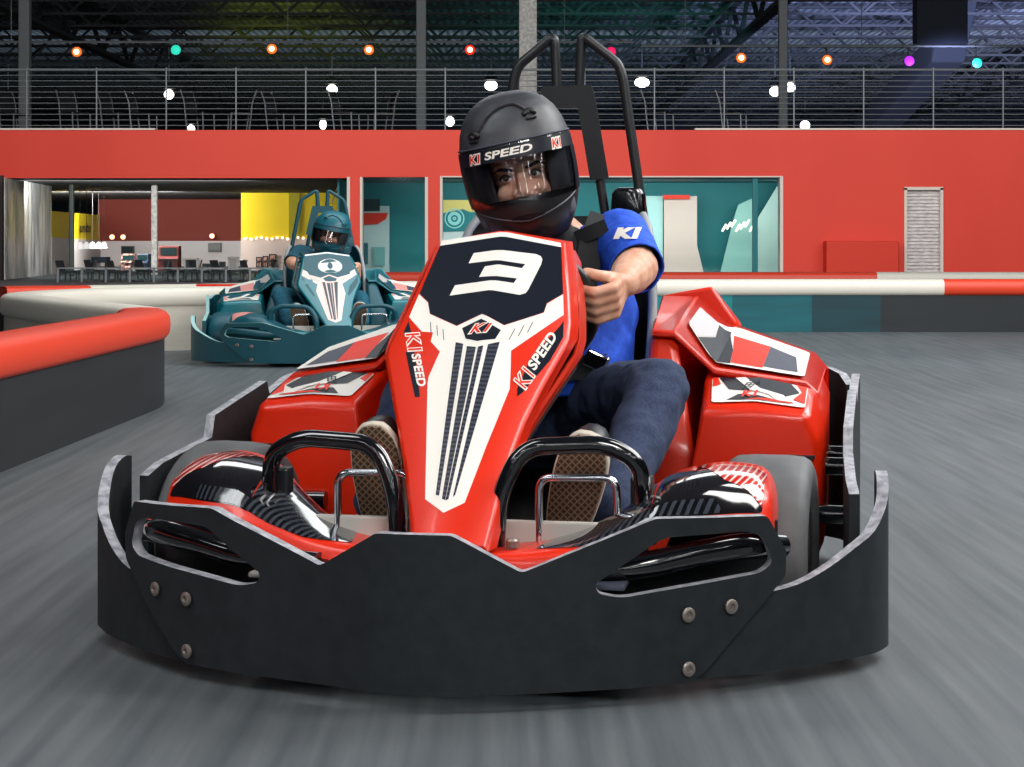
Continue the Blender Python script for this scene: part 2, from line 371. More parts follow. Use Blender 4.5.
# roof steel: open web joists, girders, columns
def joist(y, zt, zb, x0, x1, step):
    bm = NB(); q = .035
    box(bm, x0, x1, y-.07, y+.07, zt-.09, zt); box(bm, x0, x1, y-.06, y+.06, zb, zb+.07)
    x = x0; up = True
    while x < x1:
        a = V((x, y, zb+.03 if up else zt-.05)); b = V((x+step, y, zt-.05 if up else zb+.03))
        d_ = (b-a).normalized(); s = V((0, 1, 0)); u = d_.cross(s)
        loft(bm, [[p+s*q+u*q, p-s*q+u*q, p-s*q-u*q, p+s*q-u*q] for p in (a, b)])
        x += step; up = not up
    o = struct('roof_joist', bm, M_steelwork); return o
y = 46.0
while y < 110:
    joist(y, 8.38, 7.35, -36, 36, 1.05); y += 3.1
def girder(x, y0, y1):
    bm = NB(); box(bm, x-.16, x+.16, y0, y1, 8.2, 8.32); box(bm, x-.16, x+.16, y0, y1, 6.9, 7.02)
    y = y0; up = True
    while y < y1:
        a, b = (y, 6.95), (y+2.2, 8.25)
        if not up: a, b = (y, 8.25), (y+2.2, 6.95)
        loft(bm, [[(x-.06, p[0], p[1]-.07), (x+.06, p[0], p[1]-.07), (x+.06, p[0], p[1]+.07), (x-.06, p[0], p[1]+.07)] for p in (a, b)])
        y += 2.2; up = not up
    struct('roof_girder', bm, M_steelwork)
for x in (-26, -13.5, 7.0, 20, 31): girder(x, 45, 111)
def column(px0, px1, Y, z0, z1, m, name='column'):
    bm = NB(); x0, x1 = (px0-512)*Y/F, (px1-512)*Y/F
    box(bm, x0, x1, Y, Y+(x1-x0), z0, z1); return struct(name, bm, m, bevel=.03)
column(18, 29, 44, 0, 8.4, M_colgrey); column(416, 426, 44, 0, 8.4, M_colgrey); column(519, 537, 44, 0, 8.4, M_conc); column(779, 788, 46, 0, 8.4, M_colgrey)
column(68.5, 73.5, 42, 0, ZO, M_coldark); column(151, 157, 43, 0, ZO, M_conc)
# sloping duct and hung screen on the right
bm = NB(); loft(bm, [[(p.x-.5, p.y, p.z-.5), (p.x+.5, p.y, p.z-.5), (p.x+.5, p.y, p.z+.4), (p.x-.5, p.y, p.z+.4)] for p in (wp(868, 132, 68), wp(948, 46, 58), wp(962, 46, 57.4)+V((0, 0, 2.0)))])
tag(obj('air_duct', bm, M_backdk, bevel=.04), 'dark sloping air duct rising behind the mezzanine railing under the roof', 'duct')
bm = NB(); a, b = wp(917, 44, 50), wp(968, -30, 50); box(bm, a.x, b.x, 50, 50.6, a.z, b.z)
tag(obj('hung_fabric_screen', bm, mat('dark_blue_fabric', rgb(24, 32, 46), .9), bevel=.03), 'dark blue hanging block screen below the roof at the top of the sloping duct', 'screen')

# mezzanine railing
g = tag(empty('mezzanine_railing', (0, WY+.15, ZT)), 'long grey steel cable railing along the top of the red wall', 'railing')
px = -45
while px < 1080:
    x = wx(px); bxo('post', x-.012, x+.012, -.012, .012, 0, 1.26, M_rail, g); px += 70
for k in range(11):
    z = .10+k*.112; r = .024 if k == 10 else .008
    bm = NB(); tube(bm, [(-13, 0, z), (13, 0, z)], r, 6); obj('rail' if k == 10 else 'cable', bm, M_rail, g)
M_chair = mat('chair_metal', rgb(110, 114, 118), .45, .4)
def lounge_chair():
    t = empty('mezzanine_chair')
    bm = NB(); loft(bm, [[(-.22, -.22, .44), (.22, -.22, .44), (.22, -.22, .48), (-.22, -.22, .48)], [(-.22, .22, .44), (.22, .22, .44), (.22, .22, .48), (-.22, .22, .48)]]); obj('seat', bm, M_black, t, bevel=.01)
    bm = NB(); loft(bm, [[(-.2, .2+y, z), (.2, .2+y, z), (.2, .225+y, z), (-.2, .225+y, z)] for y, z in ((0, .5), (.03, .7), (.10, .92))]); obj('backrest', bm, M_black, t)
    for s in (-1, 1):
        bm = NB(); tube(bm, rnd([(s*.23, .16, 0), (s*.23, .22, .46), (s*.23, .24, .7), (s*.23, .34, .95)], .08), .017, 6); obj('leg', bm, M_chair, t)
        bm = NB(); tube(bm, [(s*.23, -.22, 0), (s*.23, -.2, .46)], .017, 6); obj('leg', bm, M_chair, t)
    return t
ch0 = None
for i, (px, rz) in enumerate(((75, .9), (114, 1.2), (140, 1.4), (200, 1.2), (238, -1.3), (278, 1.2), (346, 1.3), (380, -1.2), (10, 1.0), (660, 1.1), (735, 1.2))):
    if ch0 is None: t = ch0 = lounge_chair()
    else: t = copy_tree(ch0)
    t.location = (wx(px)*1.05, WY+1.9+.2*(i % 3), ZT); t.rotation_euler = (0, 0, rz)
    tag(t, 'black chair with bright metal legs standing behind the mezzanine railing', 'chair', 'chairs behind the mezzanine railing')

# stage lights on pipes and high bay lamps
M_lampbody = mat('lamp_housing', rgb(30, 32, 34), .5)
def emis(name, col, s): return mat(name, col, .5, emit=col, es=s)
for nm, z, x0, x1, lab in (('lighting_pipe', wp(0, 42, 50).z, -15, 3.2, 'thin lighting pipe carrying the orange and red stage lamps over the left half'), ('lighting_pipe', wp(0, 46, 50).z, 3.4, 15, 'thin lighting pipe carrying the violet and orange stage lamps over the right half')):
    bm = NB(); tube(bm, [(x0, 50, z), (x1, 50, z)], .035, 6); pp = tag(obj(nm, bm, M_rail), lab, 'pipe')
    for q in (.1, .5, .9):
        bm = NB(); tube(bm, [(x0+(x1-x0)*q, 50, z), (x0+(x1-x0)*q, 50, 8.4)], .012, 5); obj('hanger', bm, M_rail, pp)
em = {'orange': emis('lamp_orange', (1, .16, .02, 1), 1.3), 'green': emis('lamp_green', (.02, .6, .42, 1), 1.2), 'red': emis('lamp_red', (1, .02, .012, 1), 1.2), 'pink': emis('lamp_pink', (.8, .01, .12, 1), 1), 'violet': emis('lamp_violet', (.5, .03, .9, 1), 1.2)}
core = emis('lamp_core', (1, .62, .35, 1), 4)
for px, py, c, lab in ((77, 52, 'orange', 'orange stage lamp nearest the far left column'), (176, 50, 'green', 'small green stage lamp between the two leftmost orange lamps'), (272, 49, 'orange', 'orange stage lamp in the yellow lit bay of the roof'), (369, 50, 'orange', 'orange stage lamp just left of the grey column'),
        (470, 50, 'red', 'red stage lamp between the grey column and the white column'), (611, 52, 'pink', 'pink stage lamp behind the roll hoop of the kart'), (741, 58, 'orange', 'orange stage lamp just left of the right grey column'), (827, 60, 'orange', 'orange stage lamp right of the right grey column'),
        (909, 61, 'violet', 'violet stage lamp under the hung dark screen'), (977, 63, 'green', 'green stage lamp at the far right beside the sloping duct')):
    p = wp(px, py, 49.9)
    t = tag(empty('stage_lamp', p), lab, 'stage light', 'coloured stage lamps under the roof')
    bm = NB(); loft(bm, [[(r*cos(2*pi*k/14), y, r*sin(2*pi*k/14)) for k in range(14)] for r, y in ((.06, .3), (.10, .26), (.12, .02), (.145, -.02))]); obj('housing', bm, M_lampbody, t, smooth=40)
    bm = NB(); ellip(bm, (0, -.03, 0), .13, .06, .13, None, 16, 10); obj('lens', bm, em[c], t, smooth=180)
    if c in ('orange', 'red'): bm = NB(); ellip(bm, (0, -.08, 0), .075, .03, .075, None, 12, 8); obj('bulb', bm, core, t, smooth=180)
    bm = NB(); tube(bm, [(0, .1, .1), (0, .1, wp(0, 42 if px < 640 else 46, 50).z-p.z)], .02, 6); obj('bracket', bm, M_lampbody, t)
M_hb = emis('high_bay_glow', (1, .96, .9, 1), 4)
for px, py, rx in ((169, 93, 1), (332, 88, 1.1), (8, 102, 1), (191, 128, .8), (323, 123, .7), (491, 84, 1.3), (450, 120, .9), (642, 81, 1.5), (775, 90, 1.1), (790, 86, 1.1), (805, 124, 1), (912, 94, 2.0)):
    Y = 5.6*F/(HY-py); p = wp(px, py, Y); k = Y/75
    t = tag(empty('high_bay_lamp', p), 'white high bay lamp glowing under the roof behind the mezzanine railing', 'ceiling lamp', 'white high bay lamps')
    bm = NB(); loft(bm, [[(r*k*rx*cos(2*pi*j/16), r*k*sin(2*pi*j/16), z*k) for j in range(16)] for r, z in ((.08, .5), (.12, .36), (.22, .24), (.26, .16))]); obj('reflector', bm, M_lampbody, t, smooth=40)
    bm = NB(); ellip(bm, (0, 0, -.06*k), (.2*k*rx), .2*k, .2*k, None, 16, 10); obj('lens', bm, M_hb, t, smooth=180)
    bm = NB(); tube(bm, [(0, 0, .45*k), (0, 0, 8.4-p.z)], .02, 5); obj('hanger', bm, M_rail, t)
# linear luminaires over the track (seen mirrored in the visor)
M_lin = emis('tube_light_glow', (1, 1, 1, 1), 26)
for ix in range(-3, 4):
    for iy in range(8):
        x, yy = ix*2.4, -4-iy*4.2
        t = tag(empty('linear_luminaire', (x, yy, 5.6)), 'long white tube luminaire hung over the track behind the camera', 'ceiling lamp', 'linear luminaires over the track')
        if ix == -3 and iy == 0:
            bm = NB(); loft(bm, [[(-.09, q, .0), (.09, q, .0), (.05, q, .08), (-.05, q, .08)] for q in (-1.3, 1.3)]); L1 = obj('housing', bm, M_lampbody, t)
            bm = NB(); box(bm, -.08, .08, -1.28, 1.28, -.03, 0); L2 = obj('tube', bm, M_lin, t)
            bm = NB(); tube(bm, [(0, 0, .06), (0, 0, 2.8)], .01, 5); L3 = obj('hanger', bm, M_rail, t)
        else:
            for q in (L1, L2, L3):
                c = q.copy(); C.objects.link(c); c.parent = t

# lobby seen through the wide opening
LB = 58.0
def lx(px, Y=LB): return (px-512)*Y/F
def lz(py, Y=LB): return H+(HY-py)*Y/F
bm = NB(); box(bm, lx(98), lx(242), LB, LB+.3, lz(241), ZO); struct('wall_lobby', bm, M_brick)
bm = NB(); box(bm, lx(98), lx(242), LB-.02, LB+.3, 0, lz(241)); struct('wall_lobby_lower', bm, M_wh)
YR = 50.0
bm = NB(); box(bm, lx(241, YR), lx(380, YR), YR, YR+.3, lz(238, YR), ZO); struct('wall_yellow', bm, M_yel)
bm = NB(); box(bm, lx(241, YR), lx(380, YR), YR-.02, YR+.3, 0, lz(238, YR)); struct('wall_yellow_lower', bm, mat('warm_white_wall', rgb(214, 196, 186), .7))
bm = NB(); box(bm, lx(289, YR), lx(300, YR), YR-.05, YR, lz(238, YR), ZO); struct('trim_7', bm, mat('olive_band', rgb(170, 160, 16), .6))
# left yellow side wall running back
A, B = wp(51, 237.4, 44), wp(100, 240.3, LB)
def slantwall(z0a, z0b, z1a, z1b, m, nm, off=0):
    bm = NB(); loft(bm, [[(A.x-.3, A.y, z0a), (A.x+off, A.y, z0a), (B.x+off, B.y, z0b), (B.x-.3, B.y, z0b)], [(A.x-.3, A.y, z1a), (A.x+off, A.y, z1a), (B.x+off, B.y, z1b), (B.x-.3, B.y, z1b)]]); return struct(nm, bm, m)
slantwall(A.z, B.z, wp(0, 211, 44).z, wp(0, 215, LB).z, M_yel, 'wall_yellow_side')
slantwall(0, 0, A.z, B.z, M_wh, 'wall_side_lower', .02)
# wall lettering on the yellow side wall, too small to read in the photograph
def side(a, py):
    t = a; return A*(1-t)+B*t
o = text_bm('unite', .1, .02)
def smap(u, v):
    t = .50+.24*u; p = A*(1-t)+B*t; return (p.x+.03, p.y, lz(232.5, p.y)+(lz(223, p.y)-lz(232.5, p.y))*v)
tag(obj('wall_lettering', mapbm(o, smap), mat('black_letter', rgb(30, 26, 10), .6)), 'small black lettering on the yellow side wall', 'sign')
# plastic strip curtain at the far left
M_curt = mat('hazy_plastic_sheet', rgb(150, 156, 160), .3, coat=.3)
vary(M_curt, rgb(112, 118, 124), rgb(190, 192, 190), 1.6, (2.5, 2.5, .6))
bm = NB(); n = 40; rows = []
a, b = wp(4, 300, 37.2), wp(50, 300, 43)
for z in (0.02, ZO-.02):
    rows.append([(a.x+(b.x-a.x)*i/n+.03*sin(i*1.9), a.y+(b.y-a.y)*i/n, z) for i in range(n+1)])
rows2 = [[(x+.02, y_, z) for x, y_, z in r] for r in rows]
loft(bm, [rows[0]+rows2[0][::-1], rows[1]+rows2[1][::-1]])
tag(obj('plastic_curtain', bm, M_curt, smooth=60), 'hazy grey plastic sheet curtain hanging at the left end of the opening', 'curtain')
bm = NB(); box(bm, -20, wx(4), WY-.1, WY+.2, 0, ZO+.05); struct('wall_left_return', bm, mat('brown_wall', rgb(54, 42, 40), .7))
# lobby things
def screen(nm, x0, x1, y0, y1, Y, m, lab, cat, grp=None, th=.1):
    t = tag(empty(nm, ((lx(x0, Y)+lx(x1, Y))/2, Y, lz(y1, Y))), lab, cat, grp)
    hw = (lx(x1, Y)-lx(x0, Y))/2; hh = lz(y0, Y)-lz(y1, Y)
    bm = NB(); box(bm, -hw, hw, 0, th, 0, hh); obj('casing', bm, M_black, t, bevel=.01)
    bm = NB(); box(bm, -hw+.03, hw-.03, -.012, 0, .03, hh-.03); obj('display', bm, m, t)
    return t
M_scr = mat('dark_screen', rgb(18, 40, 42), .2)
screen('wall_television', 121, 134, 246, 254, LB-.15, M_scr, 'dark wall television above the patterned machine on the white lobby wall', 'television')
screen('wall_television', 208, 221, 243, 252, LB-.15, M_scr, 'dark wall television at the right of the white lobby wall', 'television')
for q in (screen('monitor', 202, 212, 263.5, 267, 46, M_scr, 'wide low dark monitor below the right wall television', 'monitor'), screen('monitor', 219, 225, 261.5, 267, 46, M_scr, 'small dark monitor beside the white notice stand', 'monitor')):
    bm = NB(); box(bm, -.02, .02, .03, .07, -q.location.z, .02); box(bm, -.08, .08, -.03, .13, -q.location.z, -q.location.z+.02); obj('stand', bm, M_black, q)
def machine(x0, x1, y0, y1, Y, m, m2, lab, nm='arcade_machine', cat='arcade machine'):
    t = tag(empty(nm, ((lx(x0, Y)+lx(x1, Y))/2, Y, 0)), lab, cat)
    hw = (lx(x1, Y)-lx(x0, Y))/2; h = lz(y0, Y)
    bm = NB(); loft(bm, [[(x, 0, 0), (x, .5, 0), (x, .5, h), (x, .12, h), (x, .1, h*.62), (x, 0, h*.5)] for x in (-hw, hw)]); obj('cabinet', bm, m, t, bevel=.01)
    bm = NB(); box(bm, -hw*.8, hw*.8, .07, .10, h*.62, h*.93); obj('display', bm, m2, t)
    bm = NB(); box(bm, -hw*.9, hw*.9, -.06, .02, h*.42, h*.48); obj('control_panel', bm, M_black, t)
M_pat = vary(mat('red_pattern_panel', rgb(140, 60, 50), .5), rgb(70, 20, 24), rgb(196, 150, 130), 9, lo=.45, hi=.55)
machine(120.5, 134, 254, 270, 50, M_pat, M_scr, 'red and white patterned game machine under the left wall television')
machine(136, 147.5, 254, 270, 49.5, mat('navy_panel', rgb(30, 48, 72), .4), M_scr, 'dark navy game machine beside the red patterned machine')
machine(158, 178, 246, 272, 49, mat('dark_red_panel', rgb(104, 26, 20), .4), M_scr, 'large dark red game machine right of the white column')
t = tag(empty('pool_table', ((lx(100, 48)), 48, 0)), 'small navy table in front of the hanging white lamps', 'table')
bm = NB(); box(bm, -.2, .2, -.1, .3, lz(262, 48)-.02, lz(257, 48)); obj('table_top', bm, mat('navy_table', rgb(36, 58, 84), .5), t, bevel=.01)
for sx in (-.17, .17):
    for sy in (-.06, .26):
        bm = NB(); box(bm, sx-.03, sx+.03, sy-.03, sy+.03, 0, lz(262, 48)); obj('leg', bm, M_black, t)
for x0, x1, y0, lab in ((184, 198, 258, 'white framed display case with open front in the lobby'), (228, 238, 257, 'tall white framed notice stand by the yellow walled corner')):
    t = tag(empty('display_stand', (lx((x0+x1)/2, 47), 47, 0)), lab, 'display stand'); hw = (lx(x1, 47)-lx(x0, 47))/2; h = lz(y0, 47)
    bm = NB(); box(bm, -hw, -hw+.04, 0, .1, 0, h); box(bm, hw-.04, hw, 0, .1, 0, h); box(bm, -hw, hw, 0, .1, h-.04, h); obj('frame', bm, M_white, t)
    bm = NB(); box(bm, -hw+.04, hw-.04, .06, .09, .05, h-.04); obj('back_panel', bm, M_wh if x0 > 200 else M_grey, t)
for i, (x0, x1, y0, y1) in enumerate(((256, 262, 257, 268), (262.5, 268, 256, 268), (269, 276, 254, 266))):
    Y = YR-.08; hw = (lx(x1, Y)-lx(x0, Y))/2; t = tag(empty('wall_poster', (lx((x0+x1)/2, Y), Y, lz(y1, Y))), ('leftmost', 'middle', 'rightmost')[i]+' of three small framed posters under the yellow wall', 'poster')
    hh = lz(y0, Y)-lz(y1, Y)
    bm = NB(); box(bm, -hw, hw, 0, .04, 0, hh); obj('frame', bm, M_black, t); bm = NB(); box(bm, -hw+.03, hw-.03, -.01, 0, .03, hh-.03); obj('print', bm, M_pat, t)
M_bulb = emis('warm_bulb', (1, .8, .6, 1), 2.5); M_bulb2 = emis('warm_spot', (1, .5, .3, 1), 3)
for i in range(14):
    px = 246+i*5.2; Y = YR-.05
    bm = NB(); ellip(bm, wp(px, 238.2+.8*sin(i*1.7), Y), .032, .032, .032, None, 10, 8)
    tag(obj('string_bulb', bm, M_bulb, smooth=180), 'small warm bulb strung along the bottom edge of the yellow wall', 'light bulb', 'string of bulbs under the yellow wall')
for px, py, lab in ((112, 237, 'left one of the two warm spot bulbs on the dark red wall'), (123, 237, 'right one of the two warm spot bulbs on the dark red wall'), (212, 236, 'red spot bulb on the dark red wall above the right television')):
    t = tag(empty('spot_bulb', wp(px, py, LB-.3)), lab, 'spotlight'); bm = NB(); ellip(bm, (0, 0, 0), .075, .075, .075, None, 12, 8); obj('bulb', bm, M_bulb2, t, smooth=180)
    bm = NB(); loft(bm, [[(r*cos(2*pi*k/10), yy, r*sin(2*pi*k/10)) for k in range(10)] for r, yy in ((.08, .02), (.09, .1), (.04, .3))]); obj('housing', bm, M_black, t)
M_pend = emis('pendant_glow', (1, .97, .95, 1), .6)
for i, px in enumerate((80, 86.5, 92.5, 98.5, 104)):
    Y = 46+i*1.6; p = wp(px, 249-.6*i*.3, Y); t = tag(empty('pendant_lamp', p), 'white cone pendant lamp hanging in the row along the yellow side wall', 'pendant lamp', 'row of white pendant lamps')
    bm = NB(); loft(bm, [[(r*cos(2*pi*k/14), r*sin(2*pi*k/14), z) for k in range(14)] for r, z in ((.1, 0), (.07, .12), (.03, .17))]); obj('lamp_shade', bm, M_pend, t, smooth=40)
    bm = NB(); tube(bm, [(0, 0, .16), (0, 0, ZO-p.z)], .006, 5); obj('cord', bm, M_black, t)
bm = NB(); tube(bm, [V((lx(341, 38.5), 38.5, ZO+.02)), wp(332, 203, 38.5)], .012, 6); tag(obj('hanging_cable', bm, M_rail), 'thin pale cable slanting under the soffit beside the first mullion', 'cable')
# spectator fence with glass panels in front of the lobby
FY = 36.0
fz0, fz1 = lz(283, FY), lz(268, FY)
g = tag(empty('spectator_fence', (0, FY, 0)), 'low glass panelled spectator fence across the lobby opening', 'fence')
M_fglass = M_glass
for i in range(13):
    x = lx(58+24*i, FY); bm = NB(); box(bm, x-.02, x+.02, -.02, .02, 0, fz1); obj('post', bm, M_rail, g)
    if i < 12: bm = NB(); box(bm, x+.03, lx(58+24*(i+1), FY)-.03, -.006, .006, .03, fz1-.03); obj('glass_panel', bm, M_fglass, g)
bm = NB(); box(bm, lx(58, FY), lx(346, FY), -.02, .02, fz1-.015, fz1+.01); obj('rail', bm, M_rail, g)
def lobby_chair():
    t = empty('lobby_chair'); k = 1
    bm = NB(); box(bm, -.14, .14, -.14, .14, .16, .2); obj('seat', bm, M_seat, t, bevel=.01)
    bm = NB(); loft(bm, [[(-.14, y, z), (.14, y, z), (.14, y+.03, z), (-.14, y+.03, z)] for y, z in ((.12, .18), (.18, .4))]); obj('backrest', bm, M_seat, t)
    for sx in (-.12, .12):
        for sy in (-.12, .12):
            bm = NB(); box(bm, sx-.012, sx+.012, sy-.012, sy+.012, 0, .16); obj('leg', bm, M_black, t)
    return t
c0 = None
for i, (px, rz) in enumerate(((68, 1.3), (86, -1.2), (96, 1.4), (118, 1.3), (124, -1.3), (146, 1.2), (158, -1.2), (176, 1.3), (192, -1.4), (200, 1.3), (222, 1.2), (236, -1.2), (252, 1.3), (266, -1.2), (282, 1.3))):
    t = c0 = lobby_chair() if c0 is None else c0
    if i: t = copy_tree(c0)
    t.location = (lx(px, 37.2+.5*(i % 3)), 37.2+.5*(i % 3), 0); t.rotation_euler = (0, 0, rz)
    tag(t, 'low dark grey chair behind the glass spectator fence', 'chair', 'chairs behind the spectator fence')
tb = None
for i, (px, m) in enumerate(((107, 0), (138, 0), (184, 1), (212, 0), (244, 0))):
    if tb is None:
        t = tb = empty('lobby_table'); bm = NB(); box(bm, -.22, .22, -.16, .16, .24, .27); obj('table_top', bm, M_white, t, bevel=.01)
        bm = NB(); tube(bm, [(0, 0, 0), (0, 0, .24)], .025, 8); obj('pedestal', bm, M_black, t)
        bm = NB(); tube(bm, [(0, 0, 0), (0, 0, .02)], .12, 12); obj('base', bm, M_black, t)
    else: t = copy_tree(tb)
    t.location = (lx(px, 36.55), 36.55, 0); tag(t, 'low white topped table between chairs behind the spectator fence', 'table', 'tables behind the spectator fence')
# showroom things behind the windows
def sheet(nm, x0, x1, y0, y1, Y, m, lab, cat, th=.04):
    bm = NB(); box(bm, lx(x0, Y), lx(x1, Y), Y, Y+th, lz(y1, Y), lz(y0, Y)); return tag(obj(nm, bm, m), lab, cat)
t = tag(empty('kiosk', (lx(383, 40.8), 40.8, 0)), 'pale kiosk with a red arched header behind the narrow window', 'kiosk')
kx = lambda p: lx(p, 40.8)-lx(383, 40.8)
bm = NB(); box(bm, kx(361), kx(389), 0, .2, 0, lz(206, 40.8)); obj('cabinet', bm, mat('pale_kiosk', rgb(196, 200, 200), .6), t)
bm = poly2([(kx(361), lz(213, 40.8)), (kx(388), lz(213, 40.8)), (kx(386), lz(219, 40.8)), (kx(378), lz(224, 40.8)), (kx(361), lz(225, 40.8))]); thick(bm, lambda u, v: (u, -.04, v), lambda u, v: (u, 0, v), 0); obj('header', bm, M_srED, t)
bm = NB(); box(bm, kx(361), kx(380), -.05, .0, lz(211, 40.8), lz(199, 40.8)); obj('display', bm, M_scr, t)
bm = NB(); box(bm, kx(361), kx(368), -.05, 0, lz(264, 40.8), lz(243, 40.8)); obj('poster', bm, vary(mat('teal_yellow_print', rgb(0, 100, 110), .5), rgb(0, 84, 100), rgb(210, 200, 60), 7, lo=.6, hi=.66), t)
bm = NB(); box(bm, kx(373), kx(385), -.05, 0, lz(266, 40.8), lz(247, 40.8)); box(bm, kx(374.5), kx(383.5), -.06, -.05, lz(265, 40.8), lz(249, 40.8)); obj('door', bm, mat('pale_teal_door', rgb(120, 170, 168), .6), t)
t = tag(empty('tyre_banner', (lx(470, 40.9), 40.9, 0)), 'yellow banner printed with a large teal wheel behind the driver', 'banner')
bx_ = lambda p: lx(p, 40.9)-lx(470, 40.9)
bm = NB(); box(bm, bx_(438), bx_(508), 0, .04, lz(270, 40.9), lz(200, 40.9)); obj('backing', bm, M_wh, t)
bm = NB(); box(bm, bx_(438), bx_(508), -.01, 0, lz(215, 40.9), lz(200, 40.9)); obj('yellow_print', bm, mat('soft_yellow_print', rgb(236, 200, 110), .6), t)
bm = poly2([(bx_(439), lz(214, 40.9)), (bx_(463), lz(209, 40.9)), (bx_(470), lz(212, 40.9)), (bx_(478), lz(212, 40.9)), (bx_(478), lz(231, 40.9)), (bx_(439), lz(232, 40.9))]); thick(bm, lambda u, v: (u, -.014, v), lambda u, v: (u, -.011, v), 0); obj('teal_print', bm, M_teal, t)
M_ltl = mat('pale_teal_print', rgb(150, 205, 205), .6)
for r0, r1 in ((8.8, 10), (3.5, 6.8), (.6, 1.8)):
    bm = NB(); cx, cz = bx_(454.5), lz(218.5, 40.9); s = 40.9/F
    loft(bm, [[(cx+r*s*cos(a_), q, cz+r*s*sin(a_)) for r, q in ((r0, -.016), (r1, -.016), (r1, -.022), (r0, -.022))] for a_ in [2*pi*k/32 for k in range(33)]], True, False); obj('wheel_print', bm, M_ltl, t)
M_pink = mat('pale_pink_panel', rgb(222, 184, 174), .6); M_green = mat('pale_green_panel', rgb(150, 186, 178), .6)
sheet('exhibit_board', 640, 663, 196, 274, 40.7, mat('pale_blue_panel', rgb(186, 214, 212), .6), 'pale blue lettered panel behind the driver shoulder in the wide window', 'panel')
bm = poly2([(lx(664, 40.6), lz(274, 40.6)), (lx(664, 40.6), lz(198, 40.6)), (lx(697, 40.6), lz(196, 40.6)), (lx(697, 40.6), lz(245, 40.6)), (lx(704, 40.6), lz(274, 40.6))]); thick(bm, lambda u, v: (u, 40.6, v), lambda u, v: (u, 40.64, v), 0)
tag(obj('exhibit_board', bm, M_pink), 'pale pink panel with a red top edge in the wide window', 'panel')
sheet('red_pelmet', 663, 690, 195, 199, 40.5, M_srED, 'short red pelmet above the pale pink panel', 'pelmet', .06)
bm = poly2([(lx(720, 40.7), lz(274, 40.7)), (lx(732, 40.7), lz(225, 40.7)), (lx(738, 40.7), lz(205, 40.7)), (lx(753, 40.7), lz(198, 40.7)), (lx(753, 40.7), lz(274, 40.7))]); thick(bm, lambda u, v: (u, 40.7, v), lambda u, v: (u, 40.74, v), 0)
tag(obj('exhibit_board', bm, M_green), 'pale green sloping panel left of the teal mullion', 'panel')
bm = poly2([(lx(758, 40.5), lz(274, 40.5)), (lx(758, 40.5), lz(218, 40.5)), (lx(781, 40.5), lz(180, 40.5)), (lx(784, 40.5), lz(180, 40.5)), (lx(784, 40.5), lz(274, 40.5))]); thick(bm, lambda u, v: (u, 40.5, v), lambda u, v: (u, 40.54, v), 0)
tag(obj('exhibit_board', bm, mat('pale_grey_panel', rgb(184, 196, 188), .6)), 'pale grey slanting panel at the right end of the wide window', 'panel')
for i in range(7):
    px = 724+i*4.6; p = wp(px, 228-(i % 3)*2.2, 40.3)
    bm = NB(); tube(bm, [p+V((-.04, 0, -.07)), p+V((.05, 0, .08))], .022, 8); tag(obj('tube_bulb', bm, M_bulb, smooth=60), 'small slanting white bulb glowing in the wide window', 'light bulb', 'bulbs in the wide window')
# ---------------------------------------------------------------- track barriers
M_rw = mat('white_barrier_rail', rgb(232, 224, 210), .45); M_rr = mat('red_barrier_rail', rgb(232, 66, 34), .45)
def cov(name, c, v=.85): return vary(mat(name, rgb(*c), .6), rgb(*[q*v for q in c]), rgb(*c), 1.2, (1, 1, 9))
M_cb = cov('black_barrier_cover', (34, 38, 42)); M_ct = cov('teal_lit_barrier_cover', (0, 138, 144)); M_ct2 = cov('dim_teal_lit_barrier_cover', (2, 96, 106)); M_ct3 = cov('faint_teal_lit_barrier_cover', (8, 60, 70)); M_cn = cov('navy_barrier_cover', (34, 62, 88)); M_cw = cov('white_barrier_cover', (214, 206, 192), .93)  # teal tones put the teal light and its fade into the cover colour
def densify(pts, n=10):
    out = []
    for a, b in zip(pts, pts[1:]):
        for k in range(n): out.append(V(a)*(1-k/n)+V(b)*k/n)
    out.append(V(pts[-1])); return out
def barrier(label, runs, zt=.46, th=.26):
    """runs: list of (points, cover material, rail material); consecutive runs share an end"""
    t = tag(empty('track_barrier', (runs[0][0][0][0], runs[0][0][0][1], 0)), label, 'barrier')
    o0 = V((runs[0][0][0][0], runs[0][0][0][1], 0))
    def prof(pts, pr):
        fr = []
        for i, p in enumerate(pts):
            d_ = (pts[min(i+1, len(pts)-1)]-pts[max(i-1, 0)]).normalized(); nrm = V((d_.y, -d_.x, 0))
            fr.append([p-o0+nrm*a+V((0, 0, z)) for a, z in pr])
        return fr
    for pts, mc, mr in runs:
        q = [V((p[0], p[1], 0)) for p in pts]
        bm = NB(); loft(bm, prof(q, [(-th/2+.03, 0), (th/2-.03, 0), (th/2-.03, zt-.1), (-th/2+.03, zt-.1)])); obj('cover', bm, mc, t, smooth=40)
        bm = NB(); c = [(th/2*math.copysign(abs(cos(a_))**.5, cos(a_)), zt-.075+.075*math.copysign(abs(sin(a_))**.6, sin(a_))) for a_ in [2*pi*k/16 for k in range(16)]]
        loft(bm, prof(q, c)); obj('rail', bm, mr, t, smooth=60)
    return t
def arc(pts, r=.6, n=8): return rnd([(p[0], p[1], 0) for p in pts], r, n)
hp = arc([(-2.05, 1.6), (-1.86, 6.5), (-1.76, 9.5), (-2.5, 10.8), (-3.3, 12.4), (-2.9, 13.6), (-2.2, 14.0), (-.9, 14.0)], .6, 8)
ia = next(i for i, p in enumerate(hp) if p.y > 9.6 and p.x < -1.8)
ib = next(i for i, p in enumerate(hp) if p.x < -3.0 and p.y > 12.2)
barrier('hairpin track barrier with orange red and white rail in the left foreground', [(hp[:ia+1], M_cb, M_rr), (hp[ia:ib+1], M_cw, M_rw), (hp[ib:], M_cw, M_rw)])
